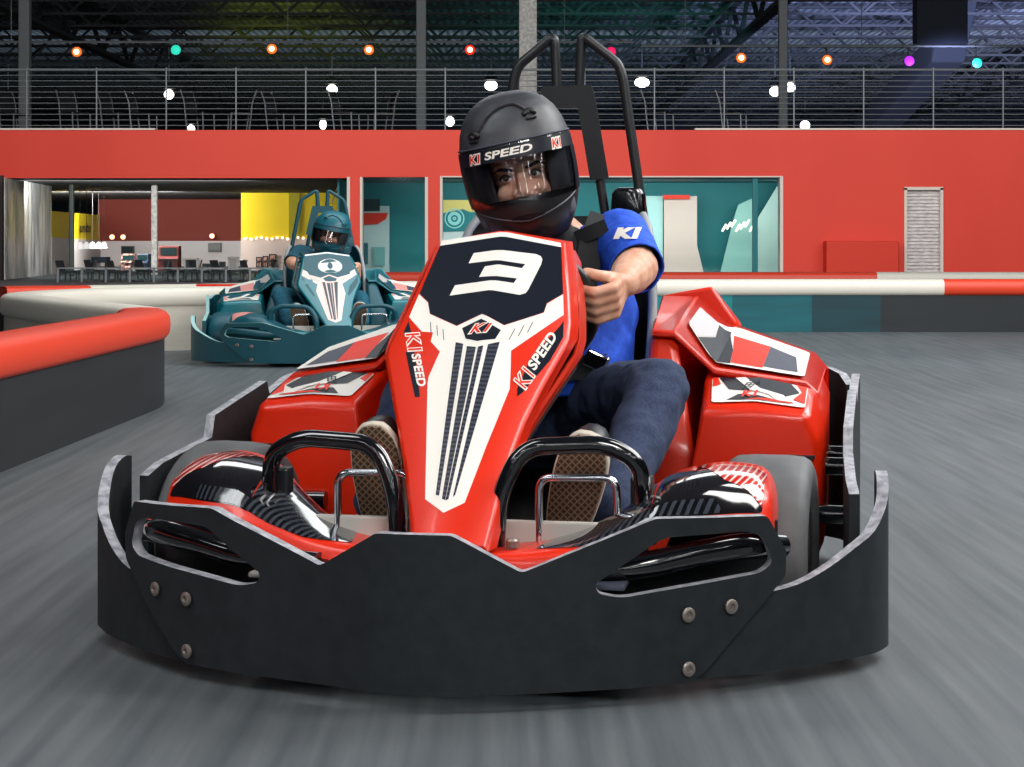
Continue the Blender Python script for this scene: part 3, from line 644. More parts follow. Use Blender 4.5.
LL = [(-3.75, 14.0), (-3.2, 14.3), (-2.85, 14.5), (-1.8, 15.1), (-1.1, 15.6), (.6, 16.4), (1.25, 16.5), (1.9, 16.55), (2.6, 16.6), (3.2, 16.6), (3.75, 16.6), (7, 16.6)]
cvs = [(M_cb, M_rr), (M_cb, M_rw), (M_cn, M_rw), (M_ct2, M_rw), (M_ct, M_rw), (M_ct, M_rw), (M_ct, M_rw), (M_ct2, M_rw), (M_ct3, M_rw), (M_cb, M_rw), (M_cb, M_rr)]  # fading of the teal light painted in steps, panel by panel
barrier('long track barrier with white rail and cover painted mostly as teal lit below the windows', [(densify([(*a, 0), (*b, 0)], 3), c, r) for a, b, (c, r) in zip(LL, LL[1:], cvs)])
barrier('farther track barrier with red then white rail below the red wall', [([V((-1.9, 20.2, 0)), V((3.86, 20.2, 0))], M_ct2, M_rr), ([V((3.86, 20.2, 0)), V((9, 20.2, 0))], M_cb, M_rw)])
p0, p1 = wp(212, 286, 15.0), wp(258, 286, 15.2)
bm = NB(); loft(bm, [[(p.x, p.y-.02+.0, lz(284, p.y)), (p.x, p.y-.02, lz(288, p.y)), (p.x, p.y, lz(288, p.y)), (p.x, p.y, lz(284, p.y))] for p in (V((-2.42, 14.58, 0)), V((-2.0, 14.82, 0)))])
t = tag(obj('barrier_sign', bm, M_srED), 'small red strip with yellow lettering blocks fixed on the far barrier', 'sign')
# ---------------------------------------------------------------- the kart
N0 = V((-.16, 3.24, 0)); YAW = R(11.5)
MK = Matrix.Translation(N0) @ Matrix.Rotation(-YAW, 4, 'Z'); MKi = MK.inverted()
CAMK = MKi @ V((0, 0, H))
def ray(px, py): return (MKi.to_3x3() @ V(((px-512)/F, 1, (HY-py)/F)))
def ky(px, py, y):
    d_ = ray(px, py); return CAMK+d_*((y-CAMK.y)/d_.y)
def kproj(p):
    q = MK @ V(p); return (512+F*q.x/q.y, HY-F*(q.z-H)/q.y)
kart = tag(empty('racing_kart', N0, -YAW), 'red, white and black go-kart with number 3 on its nose in the foreground', 'go-kart')
def catm(pts, n=6):
    pts = [V(p) for p in pts]; out = []
    for i in range(len(pts)-1):
        p0, p1, p2, p3 = pts[max(i-1, 0)], pts[i], pts[i+1], pts[min(i+2, len(pts)-1)]
        for k in range(n):
            t = k/n; out.append(.5*((2*p1)+(p2-p0)*t+(2*p0-5*p1+4*p2-p3)*t*t+(3*p1-p0-3*p2+p3)*t**3))
    out.append(pts[-1]); return out
# plan curve of the bumper face: y as a function of |x|
PL = [(0, -.02), (.07, -.012), (.2, .035), (.35, .105), (.48, .19), (.56, .25), (.62, .31), (.68, .38)]
def plan(x):
    x = abs(x)
    for (a, ya), (b, yb) in zip(PL, PL[1:]):
        if x <= b: return ya+(yb-ya)*(x-a)/(b-a)
    return PL[-1][1]+(x-.68)*1.6
# front face plate with the two slots
half = [(.066, .303), (.178, .237), (.392, .32), (.575, .312), (.607, .245), (.605, .20), (.475, .05), (.45, .03)]
outl = rpoly([(-x, z) for x, z in half[::-1]]+half, .008, 3)
hole = [(.295, .213), (.30, .196), (.335, .187), (.565, .212), (.585, .228), (.57, .275), (.54, .288), (.405, .286)]
hR = rpoly(hole, .016, 4); hL = [(-x, z) for x, z in hR[::-1]]
bm = poly2(outl, [hR, hL], cuts_u=[s*q for q in (.03, .07, .12, .16, .2, .25, .3, .35, .4, .44, .48, .52, .56, .6) for s in (-1, 1)])
thick(bm, lambda u, v: (u, plan(u)-.012-.03*(v-.03), v), lambda u, v: (u*.985, plan(u)+.012-.03*(v-.03), v))
obj('front_bumper', bm, [M_bump, M_edge], kart, smooth=30)
for s in (-1, 1):
    for x, z in ((.515, .158), (.445, .15), (.445, .055)):
        bm = NB(); y0 = plan(x)-.016-.03*(z-.03); nr = V((s*.62, -.78, 0)); c = V((s*x, y0, z))
        u = V((nr.y, -nr.x, 0)); rings = []
        for rr, dd in ((.013, 0), (.013, .003), (.010, .005), (.006, .005), (.005, .001)):
            rings.append([c+nr*dd+u*rr*cos(2*pi*k/14)+V((0, 0, 1))*rr*sin(2*pi*k/14) for k in range(14)])
        loft(bm, rings); obj('bolt', bm, M_bolt, kart, smooth=40)
# wrap-around corner band and side panels
def ribbon(pts, t_):
    """pts: (x, y, zb, zt, lean) ; sweep a thin upright strip, rim faces get index 1"""
    bm = NB(); rows = []
    for i, p in enumerate(pts):
        a = V(pts[max(i-1, 0)][:2]); b = V(pts[min(i+1, len(pts)-1)][:2]); d_ = (b-a).normalized(); nr = V((d_.y, -d_.x))
        x, y, zb, zt = p[:4]; ln = p[4] if len(p) > 4 else 0
        rows.append([(x+nr.x*t_/2, y+nr.y*t_/2, zb), (x-nr.x*t_/2, y-nr.y*t_/2, zb), (x-nr.x*(t_/2-ln), y-nr.y*(t_/2-ln), zt), (x+nr.x*(t_/2+ln), y+nr.y*(t_/2+ln), zt)])
    vr = loft(bm, rows)
    for f in bm.faces:
        if abs(f.normal.z) > .6: pass
    bm.faces.ensure_lookup_table(); bm.normal_update()
    for f in bm.faces:
        zs = [v for v in f.verts]
        if all(any(v is r[k] for r in vr for k in (2, 3)) for v in zs): f.material_index = 1
    return bm
for s in (-1, 1):
    BD = [(.44, .19, .165), (.50, .225, .165), (.56, .275, .17), (.62, .325, .18), (.67, .37, .203), (.715, .42, .232), (.75, .47, .258), (.770, .525, .30), (.773, .56, .335), (.770, .60, .352), (.767, .63, .350)]
    band = catm([V((b[0], b[1], .03)) for b in BD], 3); ztc = [v.x for v in catm([V((b[2], 0, 0)) for b in BD], 3)]
    bm = ribbon([(s*b[0], b[1], b[2], z) for b, z in zip(band, ztc)], .022)
    obj('corner_bumper', bm, [M_bump, M_edge], kart, smooth=40)
    prof = [(.72, .54, .315), (.712, .60, .335), (.70, .855, .362), (.70, .875, .41), (.70, 1.23, .46), (.70, 1.25, .428), (.70, 1.40, .458), (.70, 1.62, .47)]
    bm = ribbon([(s*(x if y < 1.5 else x), y, .05, z) for x, y, z in prof], .02); obj('side_bumper', bm, [M_bump, M_edge], kart, smooth=30)
    for y in (.93, 1.12, 1.36):
        bm = NB(); tube(bm, [(s*.45, y, .22 if y < 1 else .30), (s*.70, y, .22 if y < 1 else .30)], .02, 10); obj('side_bar', bm, M_gloss, kart, smooth=60)
bm = ribbon([(-.69, 1.64, .05, .44), (-.66, 1.72, .05, .47), (-.55, 1.76, .05, .48), (.55, 1.76, .05, .48), (.63, 1.74, .05, .478), (.665, 1.70, .05, .465), (.685, 1.66, .05, .44)], .022); obj('rear_bumper', bm, [M_bump, M_edge], kart, smooth=40)
for s in (-1, 1):
    XS = [.27+.035*k for k in range(10)]
    bm = NB(); loft(bm, [[(s*x, plan(x)+.10, .06), (s*x, plan(x)+.11, .06), (s*x, plan(x)+.11, zq), (s*x, plan(x)+.10, zq)] for x, zq in [(q, .285 if q > .40 else .20) for q in XS]]); obj('inner_guard', bm, M_black, kart)
# floor tray and frame
bm = NB(); box(bm, -.30, .30, .12, 1.5, .045, .06); box(bm, -.36, .36, .16, .5, .06, .075); obj('floor_tray', bm, M_black, kart, bevel=.004)
bm = NB()
for s in (-1, 1):
    tube(bm, rnd([(s*.14, .12, .10), (s*.28, .3, .10), (s*.32, .8, .10), (s*.34, 1.55, .12)], .1), .018, 8)
tube(bm, [(-.45, .55, .14), (.45, .55, .14)], .018, 8); tube(bm, [(-.5, 1.45, .15), (.5, 1.45, .15)], .02, 8)
obj('frame', bm, M_black, kart, smooth=60)
for s in (-1, 1):   # bar seen through the bumper slots
    bm = NB(); tube(bm, rnd([(s*.22, .14, .215), (s*.36, .17, .225), (s*.44, .21, .243), (s*.53, .26, .255), (s*.59, .36, .24)], .04), .024, 12); obj('bumper_bar', bm, M_gloss, kart, smooth=60)
    bm = NB(); box(bm, min(s*.09, s*.27), max(s*.09, s*.27), .27, .29, .235, .285); obj('heel_plate', bm, M_plate, kart, bevel=.003)
    bm = NB(); box(bm, min(s*.06, s*.34), max(s*.06, s*.34), .1, .27, .195, .205); obj('nose_tray', bm, M_grey if s > 0 else M_plate, kart, bevel=.003)
# pedal guard hoops (thick gloss black) and chrome pedals
for s in (-1, 1):
    d_ = 0 if s > 0 else -.005
    pts = [(s*.085+d_, .22, .18), (s*.095+d_, .22, .34), (s*.135+d_, .235, .425), (s*.285+d_, .25, .432), (s*.345+d_, .26, .40), (s*.358+d_, .28, .25)]
    bm = NB(); tube(bm, rnd(pts, .06, 7), .0165, 14); obj('pedal_guard', bm, M_gloss, kart, smooth=60)
    x0, x1 = (.158, .30) if s > 0 else (-.225, -.085)
    bm = NB(); tube(bm, rnd([(x0, .275, .20), (x0, .275, .365), (x1, .275, .368), (x1+.008, .275, .20)], .025, 6), .0075, 10)
    obj('pedal', bm, M_chrome, kart, smooth=60)
    bm = NB(); tube(bm, [((x0+x1)/2, .275, .2), ((x0+x1)/2, .4, .1)], .012, 8); obj('pedal_arm', bm, M_steel, kart, smooth=60)
    bm = NB(); xb = s*.345+ (0.0); box(bm, xb-.02, xb+.02, .28, .32, .30, .37); box(bm, xb-.012, xb+.012, .27, .30, .23, .30); obj('guard_clamp', bm, M_black, kart, bevel=.005)
# wheels
def wheel(x, y, r, wd, name, steer=0):
    t = obj(name, (lambda b: (loft(b, [[(q*wd, rr*cos(2*pi*k/40), rr*sin(2*pi*k/40)) for k in range(40)] for q, rr in ((-.36, r*.55), (-.5, r*.72), (-.5, r*.86), (-.46, r*.94), (-.38, r*.985), (-.2, r), (.2, r), (.38, r*.985), (.46, r*.94), (.5, r*.86), (.5, r*.72), (.36, r*.55))], True, True), b)[1])(NB()), M_tyre, kart, smooth=50)
    t.location = (x, y, r+.003); t.rotation_euler = (0, 0, steer)
    for s in (-1, 1):
        bm = NB(); loft(bm, [[(s*q*wd, rr*cos(2*pi*k/24), rr*sin(2*pi*k/24)) for k in range(24)] for q, rr in ((.30, r*.56), (.44, r*.56), (.40, r*.4), (.30, r*.3), (.46, r*.12))]); obj('rim', bm, M_rim, t, smooth=40)
    return t
wheel(.553, .66, .185, .17, 'front_wheel', R(-2)); wheel(-.585, .69, .185, .17, 'front_wheel', R(-12))
wheel(.50, 1.45, .15, .2, 'rear_wheel'); wheel(-.50, 1.45, .15, .2, 'rear_wheel')
# front wheel fairings
ST = [(.085, [(.135, .222), (.145, .243), (.17, .25), (.24, .252), (.27, .25)]),
      (.17, [(.14, .226), (.15, .247), (.18, .256), (.25, .258), (.29, .256)]),
      (.245, [(.15, .232), (.16, .257), (.19, .27), (.27, .279), (.32, .278)]),
      (.31, [(.16, .24), (.17, .276), (.20, .298), (.29, .315), (.36, .315)]),
      (.36, [(.17, .25), (.18, .296), (.215, .336), (.31, .362), (.40, .362)]),
      (.40, [(.18, .26), (.19, .308), (.23, .362), (.32, .384), (.43, .384)]),
      (.47, [(.19, .262), (.20, .311), (.24, .372), (.33, .396), (.46, .396)]),
      (.53, [(.20, .262), (.21, .311), (.25, .37), (.34, .392), (.46, .390)]),
      (.562, [(.215, .262), (.225, .308), (.262, .358), (.345, .376), (.45, .374)]),
      (.578, [(.235, .255), (.25, .296), (.285, .33), (.35, .34), (.43, .335)]),
      (.580, [(.245, .24), (.26, .25), (.29, .26), (.35, .26), (.42, .26)])]
ST = [(a, [(P_[0][0], P_[1][1]-(.012 if a > .33 else .02))]+P_[1:] if a < .57 else P_) for a, P_ in ST]
ST = [(a, [(y+max(0, plan(a)+.02-P_[0][0]), z-(.018 if z > .33 else .006)) for y, z in P_]) for a, P_ in ST]
def stn(x, j):     # catmull-rom across stations
    return catm([V((a, *p[j])) for a, p in ST], 6)
GR = [stn(0, j) for j in range(5)]       # 5 lines along x
def grid_rows():
    cols = []
    for i in range(len(GR[0])): cols.append(catm([GR[j][i] for j in range(5)], 5))
    return cols
GC = grid_rows(); GN, GM = len(GC), len(GC[0])
def gpt(a, b):       # a along x index fraction, b front->back
    a = max(0, min(.9999, a))*(GN-1); b = max(0, min(.9999, b))*(GM-1); i, j = int(a), int(b); fa, fb = a-i, b-j
    return (GC[i][j]*(1-fa)+GC[i+1][j]*fa)*(1-fb)+(GC[i][j+1]*(1-fa)+GC[i+1][j+1]*fa)*fb
def gnr(a, b):
    e = .01; n_ = (gpt(a+e, b)-gpt(a-e, b)).cross(gpt(a, b+e)-gpt(a, b-e)); return n_.normalized()
def gpatch(poly, s, off, na=20, nb=8):
    bm = poly2(poly, cuts_u=[k/60 for k in range(1, 60)], cuts_v=[k/16 for k in range(1, 16)])
    def fn(u, v):
        p = gpt(u, v)+gnr(u, v)*off; return (s*p.x, p.y, p.z)
    return mapbm(bm, fn)
for s in (-1, 1):
    bm = NB(); rows = [[(s*p.x, p.y, p.z) for p in c]+[(s*c[-1].x, c[-1].y, c[-1].z-.02), (s*c[0].x, c[0].y+.02, c[0].z-.015)] for c in GC]
    loft(bm, rows); t = obj('wheel_fairing', bm, M_red, kart, smooth=50)
    # glossy dark sticker over the dome, hatched outer corner, carbon sweep inwards
    obj('dark_sticker', gpatch(rpoly([(.42, .30), (.80, .30), (.80, .80), (.72, .92), (.46, .92)], .04), s, .0012), M_gloss_dk, t, smooth=60)
    obj('hatched_sticker', gpatch([(.54, .92), (.64, .58), (.795, .36), (.80, .80), (.72, .92)], s, .0020), M_redhatch, t, smooth=60)
    obj('carbon_sticker', gpatch([(.10, .50), (.22, .33), (.34, .30), (.43, .31), (.43, .72), (.40, .94), (.22, .94), (.12, .80)], s, .0014), M_carbon, t, smooth=60)
    obj('carbon_sticker', gpatch([(.43, .31), (.64, .31), (.62, .42), (.43, .44)], s, .0022), M_carbon, t, smooth=60)
    bm = NB(); loft(bm, [[(s*.125+.012*rr*cos(2*pi*k/12), .19+.012*rr*sin(2*pi*k/12), z) for k in range(12)] for rr, z in ((1, .25), (1, .262), (.7, .266))]); obj('bolt', bm, M_bolt, t, smooth=40)
for o in kart.children:
    if o.name.split('.')[0] in ('front_bumper', 'bolt', 'corner_bumper', 'bumper_bar', 'inner_guard'):
        for v in o.data.vertices:
            if v.co.x < -.2: q = min(1, (-v.co.x-.2)/.3); v.co.x *= 1+q*(.042 if v.co.x > -.6 else max(.012, .042-(-v.co.x-.6)*.22)); v.co.y -= .045*q
# nose fairing
FO = V((0, .15, .283)); FV = V((0, .60, .51)).normalized(); FN = V((0, -.51, .60)).normalized()
def ridge(u): return .015*max(0, 1-abs(u)/.17)
def FP(u, v, off=0): return FO+V((u, 0, 0))+FV*v+FN*(off+ridge(u))
def fuv(px, py, back=0):
    d_ = ray(px, py); o_ = FO-FN*back
    t = (o_-CAMK).dot(FN)/d_.dot(FN); p = CAMK+d_*t-o_; return (p.x, p.dot(FV))
def z5(pts, k=4.65, o=(380, 235)): return [fuv(x/k+o[0], y/k+o[1]) for x, y in pts]
def z2(pts): return z5(pts, 5.478, (400, 230))
def z3(pts): return z5(pts, 4.26, (400, 370))
def poff(poly, d_):
    out = []; n = len(poly); ar = sum(poly[i][0]*poly[(i+1) % n][1]-poly[(i+1) % n][0]*poly[i][1] for i in range(n)); sg = 1 if ar > 0 else -1
    for i in range(n):
        a, p, b = V(poly[i-1]), V(poly[i]), V(poly[(i+1) % n]); e1 = (p-a).normalized(); e2 = (b-p).normalized()
        n1 = V((e1.y, -e1.x))*sg; n2 = V((e2.y, -e2.x))*sg; m = (n1+n2); m = m/max(.3, m.dot(n1)); out.append(tuple(p+m*d_))
    return out
face_px = [(441, 243), (500, 236), (562, 243.5), (566, 290), (567.5, 322), (566, 338), (558, 352), (540, 384), (522, 420), (510, 452), (499, 488), (484, 548), (416, 548), (415.5, 528), (409, 470), (402, 430), (394, 385), (389.5, 356), (391, 346), (405, 318), (424, 279)]
fuvp = [fuv(*p) for p in face_px]
def cutb(bm): 
    bmesh.ops.bisect_plane(bm, geom=bm.verts[:]+bm.edges[:]+bm.faces[:], plane_co=(0, 0, 0), plane_no=(1, 0, 0), dist=1e-6); return bm
def dec(poly, off, m, name, parent, rounded=0):
    if rounded: poly = rpoly(poly, rounded, 4)
    return obj(name, mapbm(cutb(poly2(poly)), lambda u, v: FP(u, v, off)), m, parent)
bm = NB()
fr_ = [fuvp, poff(fuvp, .004), poff(fuvp, .008), poff(fuvp, .010), poff(fuvp, .012)]
# front skin
fb = cutb(poly2(fuvp)); mapbm(fb, lambda u, v: FP(u, v)); me_ = bpy.data.meshes.new('t'); fb.to_mesh(me_); fb.free(); bm.from_mesh(me_); bpy.data.meshes.remove(me_)
rings = [[FP(u, v, 0) for u, v in fr_[0]], [FP(u, v, -.002) for u, v in fr_[1]], [FP(u, v, -.008) for u, v in fr_[2]], [FP(u, v, -.008)+V((0, .05, 0)) for u, v in fr_[3]], [FP(u, v, -.008)+V((0, .06, 0)) for u, v in fr_[4]], [FP(u, v, -.008)+V((0, .062, 0)) for u, v in poff(fuvp, .004)], [FP(u, v, -.01) for u, v in poff(fuvp, .004)]]
loft(bm, rings, True, False); bmesh.ops.remove_doubles(bm, verts=bm.verts[:], dist=1e-5)
nose = obj('nose_fairing', bm, M_red, kart, smooth=35)
# second shell behind the nose
back_px = [(434, 250), (500, 247), (571, 252), (577, 264), (582, 315), (582, 344), (578, 359), (549, 402), (517, 452), (502, 500), (494, 548), (412, 548), (410, 520), (398, 430), (385, 358), (388, 346)]
bu = [fuv(*p, back=.075) for p in back_px]
def FB(u, v, off): return FO+V((u, 0, 0))+FV*v+FN*(off-.075)
bm = NB(); loft(bm, [[FB(u, v, .012) for u, v in poff(bu, -.009)], [FB(u, v, .014) for u, v in poff(bu, -.004)], [FB(u, v, .006) for u, v in bu], [FB(u, v, .004)+V((0, .05, 0)) for u, v in poff(bu, .001)], [FB(u, v, .004)+V((0, .052, 0)) for u, v in poff(bu, -.006)], [FB(u, v, .0) for u, v in poff(bu, -.009)]], True, False)
obj('fairing_rear_shell', bm, M_reddark, kart, smooth=35)
bm = poly2(poff(bu, -.007)); mapbm(bm, lambda u, v: FB(u, v, -.03)); obj('fairing_back_panel', bm, M_black, kart)
# stickers on the nose
whitep = z2([(105, 355), (155, 405), (165, 470), (315, 548), (455, 490), (575, 548), (790, 465), (808, 415), (895, 358), (897, 470), (612, 682)])+z3([(475, 0), (470, 95), (370, 345), (280, 585), (190, 633), (112, 570), (120, 70), (125, 40)])+z2([(222, 684), (50, 480)])
dec(whitep, .0008, M_white, 'white_sticker', nose)
navy = z2([(222, 92), (555, 64), (885, 104), (895, 356), (806, 412), (790, 463), (575, 546), (455, 488), (315, 546), (167, 468), (157, 403), (108, 352)])
dec(navy, .0012, M_panel, 'number_panel', nose)
dec(z2([(228, 66), (555, 40), (882, 82), (886, 106), (555, 66), (221, 94)]), .0014, M_white, 'white_edge_sticker', nose)
dec(z2([(345, 562), (450, 517), (558, 575), (527, 625), (430, 640), (365, 622)]), .0014, M_panel, 'emblem_panel', nose)
three = z2([(408, 150), (525, 142), (750, 154), (775, 164), (783, 180), (777, 206), (706, 350), (692, 368), (660, 380), (490, 362), (275, 378), (305, 322), (500, 308), (628, 318), (645, 292), (505, 285), (438, 285), (470, 228), (540, 222), (672, 235), (690, 212), (525, 198), (380, 205)])
dec(three, .0022, M_white, 'race_number', nose)
for px in ([(133, 405), (112, 450), (122, 560), (165, 765), (188, 765), (176, 650), (150, 470)], [(855, 403), (853, 478), (792, 588), (664, 745), (640, 765), (640, 730), (700, 590), (838, 428)]):
    dec(z5(px), .0010, M_panel, 'black_edge_sticker', nose)
def ctr(p, q): return fuv(p[0], p[1])
for top, bot in (([(310, 638), (352, 650)], [(172, 560), (157, 555)]), ([(372, 664), (422, 672)], [(198, 580), (184, 574)]), ([(434, 672), (463, 664)], [(212, 575), (199, 581)]), ([(488, 656), (552, 638)], [(240, 556), (230, 566)])):
    dec(z2(top)+z3(bot), .0014, M_hatch, 'hatched_stripe', nose)
for a, b in (((167, 515), (172, 577)), ((203, 537), (208, 595)), ((237, 560), (243, 622)), ((728, 520), (700, 580)), ((680, 541), (650, 603)), ((632, 562), (600, 625))):
    dec(z2([a, (a[0]+4, a[1]+1), (b[0]+3, b[1]), (b[0]-1, b[1]-1)]), .0014, M_panel, 'vent_line', nose)
def nose_text(body, o_, ex, ey, m, name, off, fat=0, shear=.15, grow=0):
    """o_: lower left pixel, ex / ey: pixel offsets of the text's right and top"""
    P0 = V(fuv(*o_)); X = V(fuv(o_[0]+ex[0], o_[1]+ex[1]))-P0; Yv = V(fuv(o_[0]+ey[0], o_[1]+ey[1]))-P0
    bm = text_bm(body, shear, fat, 1.05)
    def fn(u, v):
        u = u*(1+2*grow)-grow; v = v*(1+2*grow)-grow
        q = P0+X*u+Yv*v; return FP(q.x, q.y, off)
    return obj(name, mapbm(cutb(bm), lambda u, v: fn(u, v)), m, nose)
nose_text('K1', (406, 335), (3, 19), (13, -2), M_white, 'lettering', .0016, .06, grow=.08)
nose_text('K1', (406, 335), (3, 19), (13, -2), M_srED, 'lettering', .0022, .0)
nose_text('SPEED', (411.5, 356), (6.5, 34), (9, -1.5), M_white, 'lettering', .0018, .035)
nose_text('K1', (526, 392), (10, -15), (-12, -7), M_white, 'lettering', .0016, .06, grow=.08)
nose_text('K1', (526, 392), (10, -15), (-12, -7), M_srED, 'lettering', .0022, .0)
nose_text('SPEED', (535.5, 373.5), (23, -36), (-9, -5), M_white, 'lettering', .0018, .035)
nose_text('K1', (470.5, 339), (20, -1), (3, -9), M_white, 'lettering', .0022, .07, .3, grow=.1)
nose_text('K1', (470.5, 339), (20, -1), (3, -9), M_srED, 'lettering', .0028, .02, .3)
# side pods
def pmap(Fp, Bp, s, off):
    def pol(P, a):
        ts = [0]; 
        for p, q in zip(P, P[1:]): ts.append(ts[-1]+(V(q)-V(p)).length)
        L_ = a*ts[-1]
        for i in range(len(P)-1):
            if L_ <= ts[i+1] or i == len(P)-2:
                f = (L_-ts[i])/(ts[i+1]-ts[i]); return V(P[i])*(1-f)+V(P[i+1])*f
    def fn(a, b):
        f, k = pol(Fp, a), pol(Bp, a); p = f*(1-b)+k*b
        e = .01; tx = pol(Fp, min(1, a+e))-pol(Fp, max(0, a-e)); n_ = tx.cross(k-f).normalized()
        if n_.z < 0: n_ = -n_
        p = p+n_*off; return (s*p.x, p.y, p.z)
    return fn
for s in (-1, 1):
    bm = NB(); loft(bm, [[(s*x, y, z) for x, y, z in r] for r in (
        [(.365, .945, .12), (.36, .94, .30), (.385, .95, .425), (.50, .945, .43), (.605, .95, .42), (.633, .965, .36), (.625, .96, .12)],
        [(.37, .955, .12), (.365, .955, .30), (.39, .965, .442), (.50, .965, .446), (.615, .968, .432), (.645, .985, .36), (.635, .98, .12)],
        [(.36, 1.15, .12), (.355, 1.15, .35), (.375, 1.15, .490), (.50, 1.15, .492), (.615, 1.15, .470), (.648, 1.15, .42), (.64, 1.15, .12)],
        [(.35, 1.66, .12), (.34, 1.66, .35), (.35, 1.66, .54), (.50, 1.66, .53), (.60, 1.66, .50), (.635, 1.66, .42), (.63, 1.66, .12)])])
    pod = obj('side_pod', bm, M_red, kart, bevel=.012, seg=3, smooth=50)
    fn = lambda off: pmap([(.40, .968, .443), (.50, .968, .447), (.612, .97, .433)], [(.385, 1.14, .488), (.50, 1.14, .490), (.612, 1.14, .468)], s, off)
    def pd(poly, off, m, nm, f=None): return obj(nm, mapbm(poly2(poly, cuts_u=[k/16 for k in range(1, 16)], cuts_v=[.2, .4, .6, .8]), (f or fn)(off)), m, pod)
    pd(rpoly([(.03, .04), (.97, .06), (.97, .95), (.03, .95)], .06), .004, M_white, 'white_sticker')
    pd([(.10, .95), (.20, .50), (.34, .45), (.50, .40), (.72, .30), (.90, .62), (.80, .95)], .005, M_panel, 'dark_sticker')
    pd([(.18, .10), (.30, .32), (.52, .26), (.70, .18), (.55, .10)], .005, M_panel, 'dark_sticker')
    pd([(.84, .30), (.96, .20), (.96, .93), (.86, .93), (.92, .66)], .0055, M_srED, 'red_sticker')
    pd([(.36, .10), (.66, .10), (.86, .14), (.80, .22), (.50, .16)], .006, M_srED, 'red_sticker')
    pd([(.04, .60), (.12, .70), (.09, .94), (.04, .94)], .0055, M_srED, 'red_sticker')
    pd([(.26, .92), (.36, .94), (.50, .52), (.74, .40), (.82, .16), (.68, .16), (.60, .34), (.42, .42)], .0065, M_white, 'white_sticker')
    bm = text_bm('K1', .2, .03); obj('lettering', mapbm(bm, lambda u, v: fn(.0075)(.33+.16*u, .18+.24*v)), M_srED, pod)
    bm = text_bm('SPEED', .2, .02); obj('lettering', mapbm(bm, lambda u, v: fn(.0075)(.315+.10*v+.1*(1-u), .86-.38*u)), M_panel, pod)
    for z, x0 in ((.335, .555), (.305, .56)):
        bm = NB(); box(bm, min(s*x0, s*.628), max(s*x0, s*.628), .938, .97, z, z+.006, Matrix.Rotation(s*0, 4, 'Y')); obj('vent_slot', bm, M_black, pod)
    # raised rear cowl with overhanging lip
    Fp = [(.255, 1.14, .596), (.305, 1.14, .594), (.396, 1.14, .511), (.60, 1.14, .484), (.628, 1.14, .459)]
    Bp = [(.24, 1.46, .664), (.325, 1.46, .664), (.40, 1.46, .598), (.60, 1.46, .528), (.632, 1.46, .49)]
    bm = NB(); loft(bm, [[(s*x, y+.05, z-.022) for x, y, z in Fp], [(s*x, y, z-.013) for x, y, z in Fp], [(s*x, y+.008, z) for x, y, z in Fp], [(s*x, y, z) for x, y, z in Bp], [(s*x, 1.66, z-.01) for x, y, z in Bp], [(s*x, 1.67, z-.2) for x, y, z in Bp]], False)
    bmesh.ops.solidify(bm, geom=bm.faces[:], thickness=.008)
    cowl = obj('rear_cowl', bm, M_red, kart, bevel=.004, smooth=40)
    f2 = lambda off: pmap([(.305, 1.15, .595), (.396, 1.15, .513), (.605, 1.15, .485)], [(.325, 1.44, .661), (.40, 1.44, .596), (.605, 1.44, .524)], s, off)
    def pd2(poly, off, m, nm): return obj(nm, mapbm(poly2(poly, cuts_u=[k/16 for k in range(1, 16)]+[.3635, .3455], cuts_v=[.2, .4, .6, .8]), f2(off)), m, cowl)
    pd2(rpoly([(.05, .30), (.30, .06), (.97, .05), (.97, .97), (.40, .97), (.22, .80), (.06, .80)], .04), .006, M_white, 'white_sticker')
    pd2([(.05, .32), (.16, .22), (.27, .50), (.24, .80), (.06, .80)], .007, mat('silver_sticker', rgb(190, 184, 186), .5), 'silver_sticker')
    pd2([(.16, .20), (.32, .06), (.46, .08), (.44, .40), (.36, .80), (.25, .78), (.27, .48)], .007, M_panel, 'dark_sticker')
    pd2([(.46, .10), (.68, .10), (.68, .74), (.40, .74), (.44, .40)], .007, M_srED, 'red_sticker')
    pd2([(.68, .14), (.92, .14), (.88, .64), (.68, .74)], .007, M_grey, 'grey_sticker')
    # inner headrest side wall behind the cowl
    bm = NB(); loft(bm, [[(s*x, y, z) for x, y, z in r] for r in ([(.235, 1.47, .56), (.235, 1.47, .665), (.36, 1.47, .688), (.42, 1.47, .60), (.42, 1.47, .56)], [(.235, 1.62, .56), (.235, 1.62, .66), (.35, 1.62, .68), (.42, 1.62, .59), (.42, 1.62, .56)])]); obj('cowl_top', bm, M_red, kart, bevel=.008, smooth=40)
    bm = NB(); loft(bm, [[(s*x, y, z) for x, y, z in r] for r in ([(.245, 1.0, .10), (.25, 1.0, .36), (.37, 1.0, .34), (.37, 1.0, .10)], [(.245, 1.16, .10), (.25, 1.16, .588), (.31, 1.16, .58), (.37, 1.16, .1)], [(.245, 1.6, .1), (.245, 1.6, .60), (.36, 1.6, .58), (.36, 1.6, .1)])]); obj('seat_side_panel', bm, M_reddark, kart, bevel=.02, smooth=50)
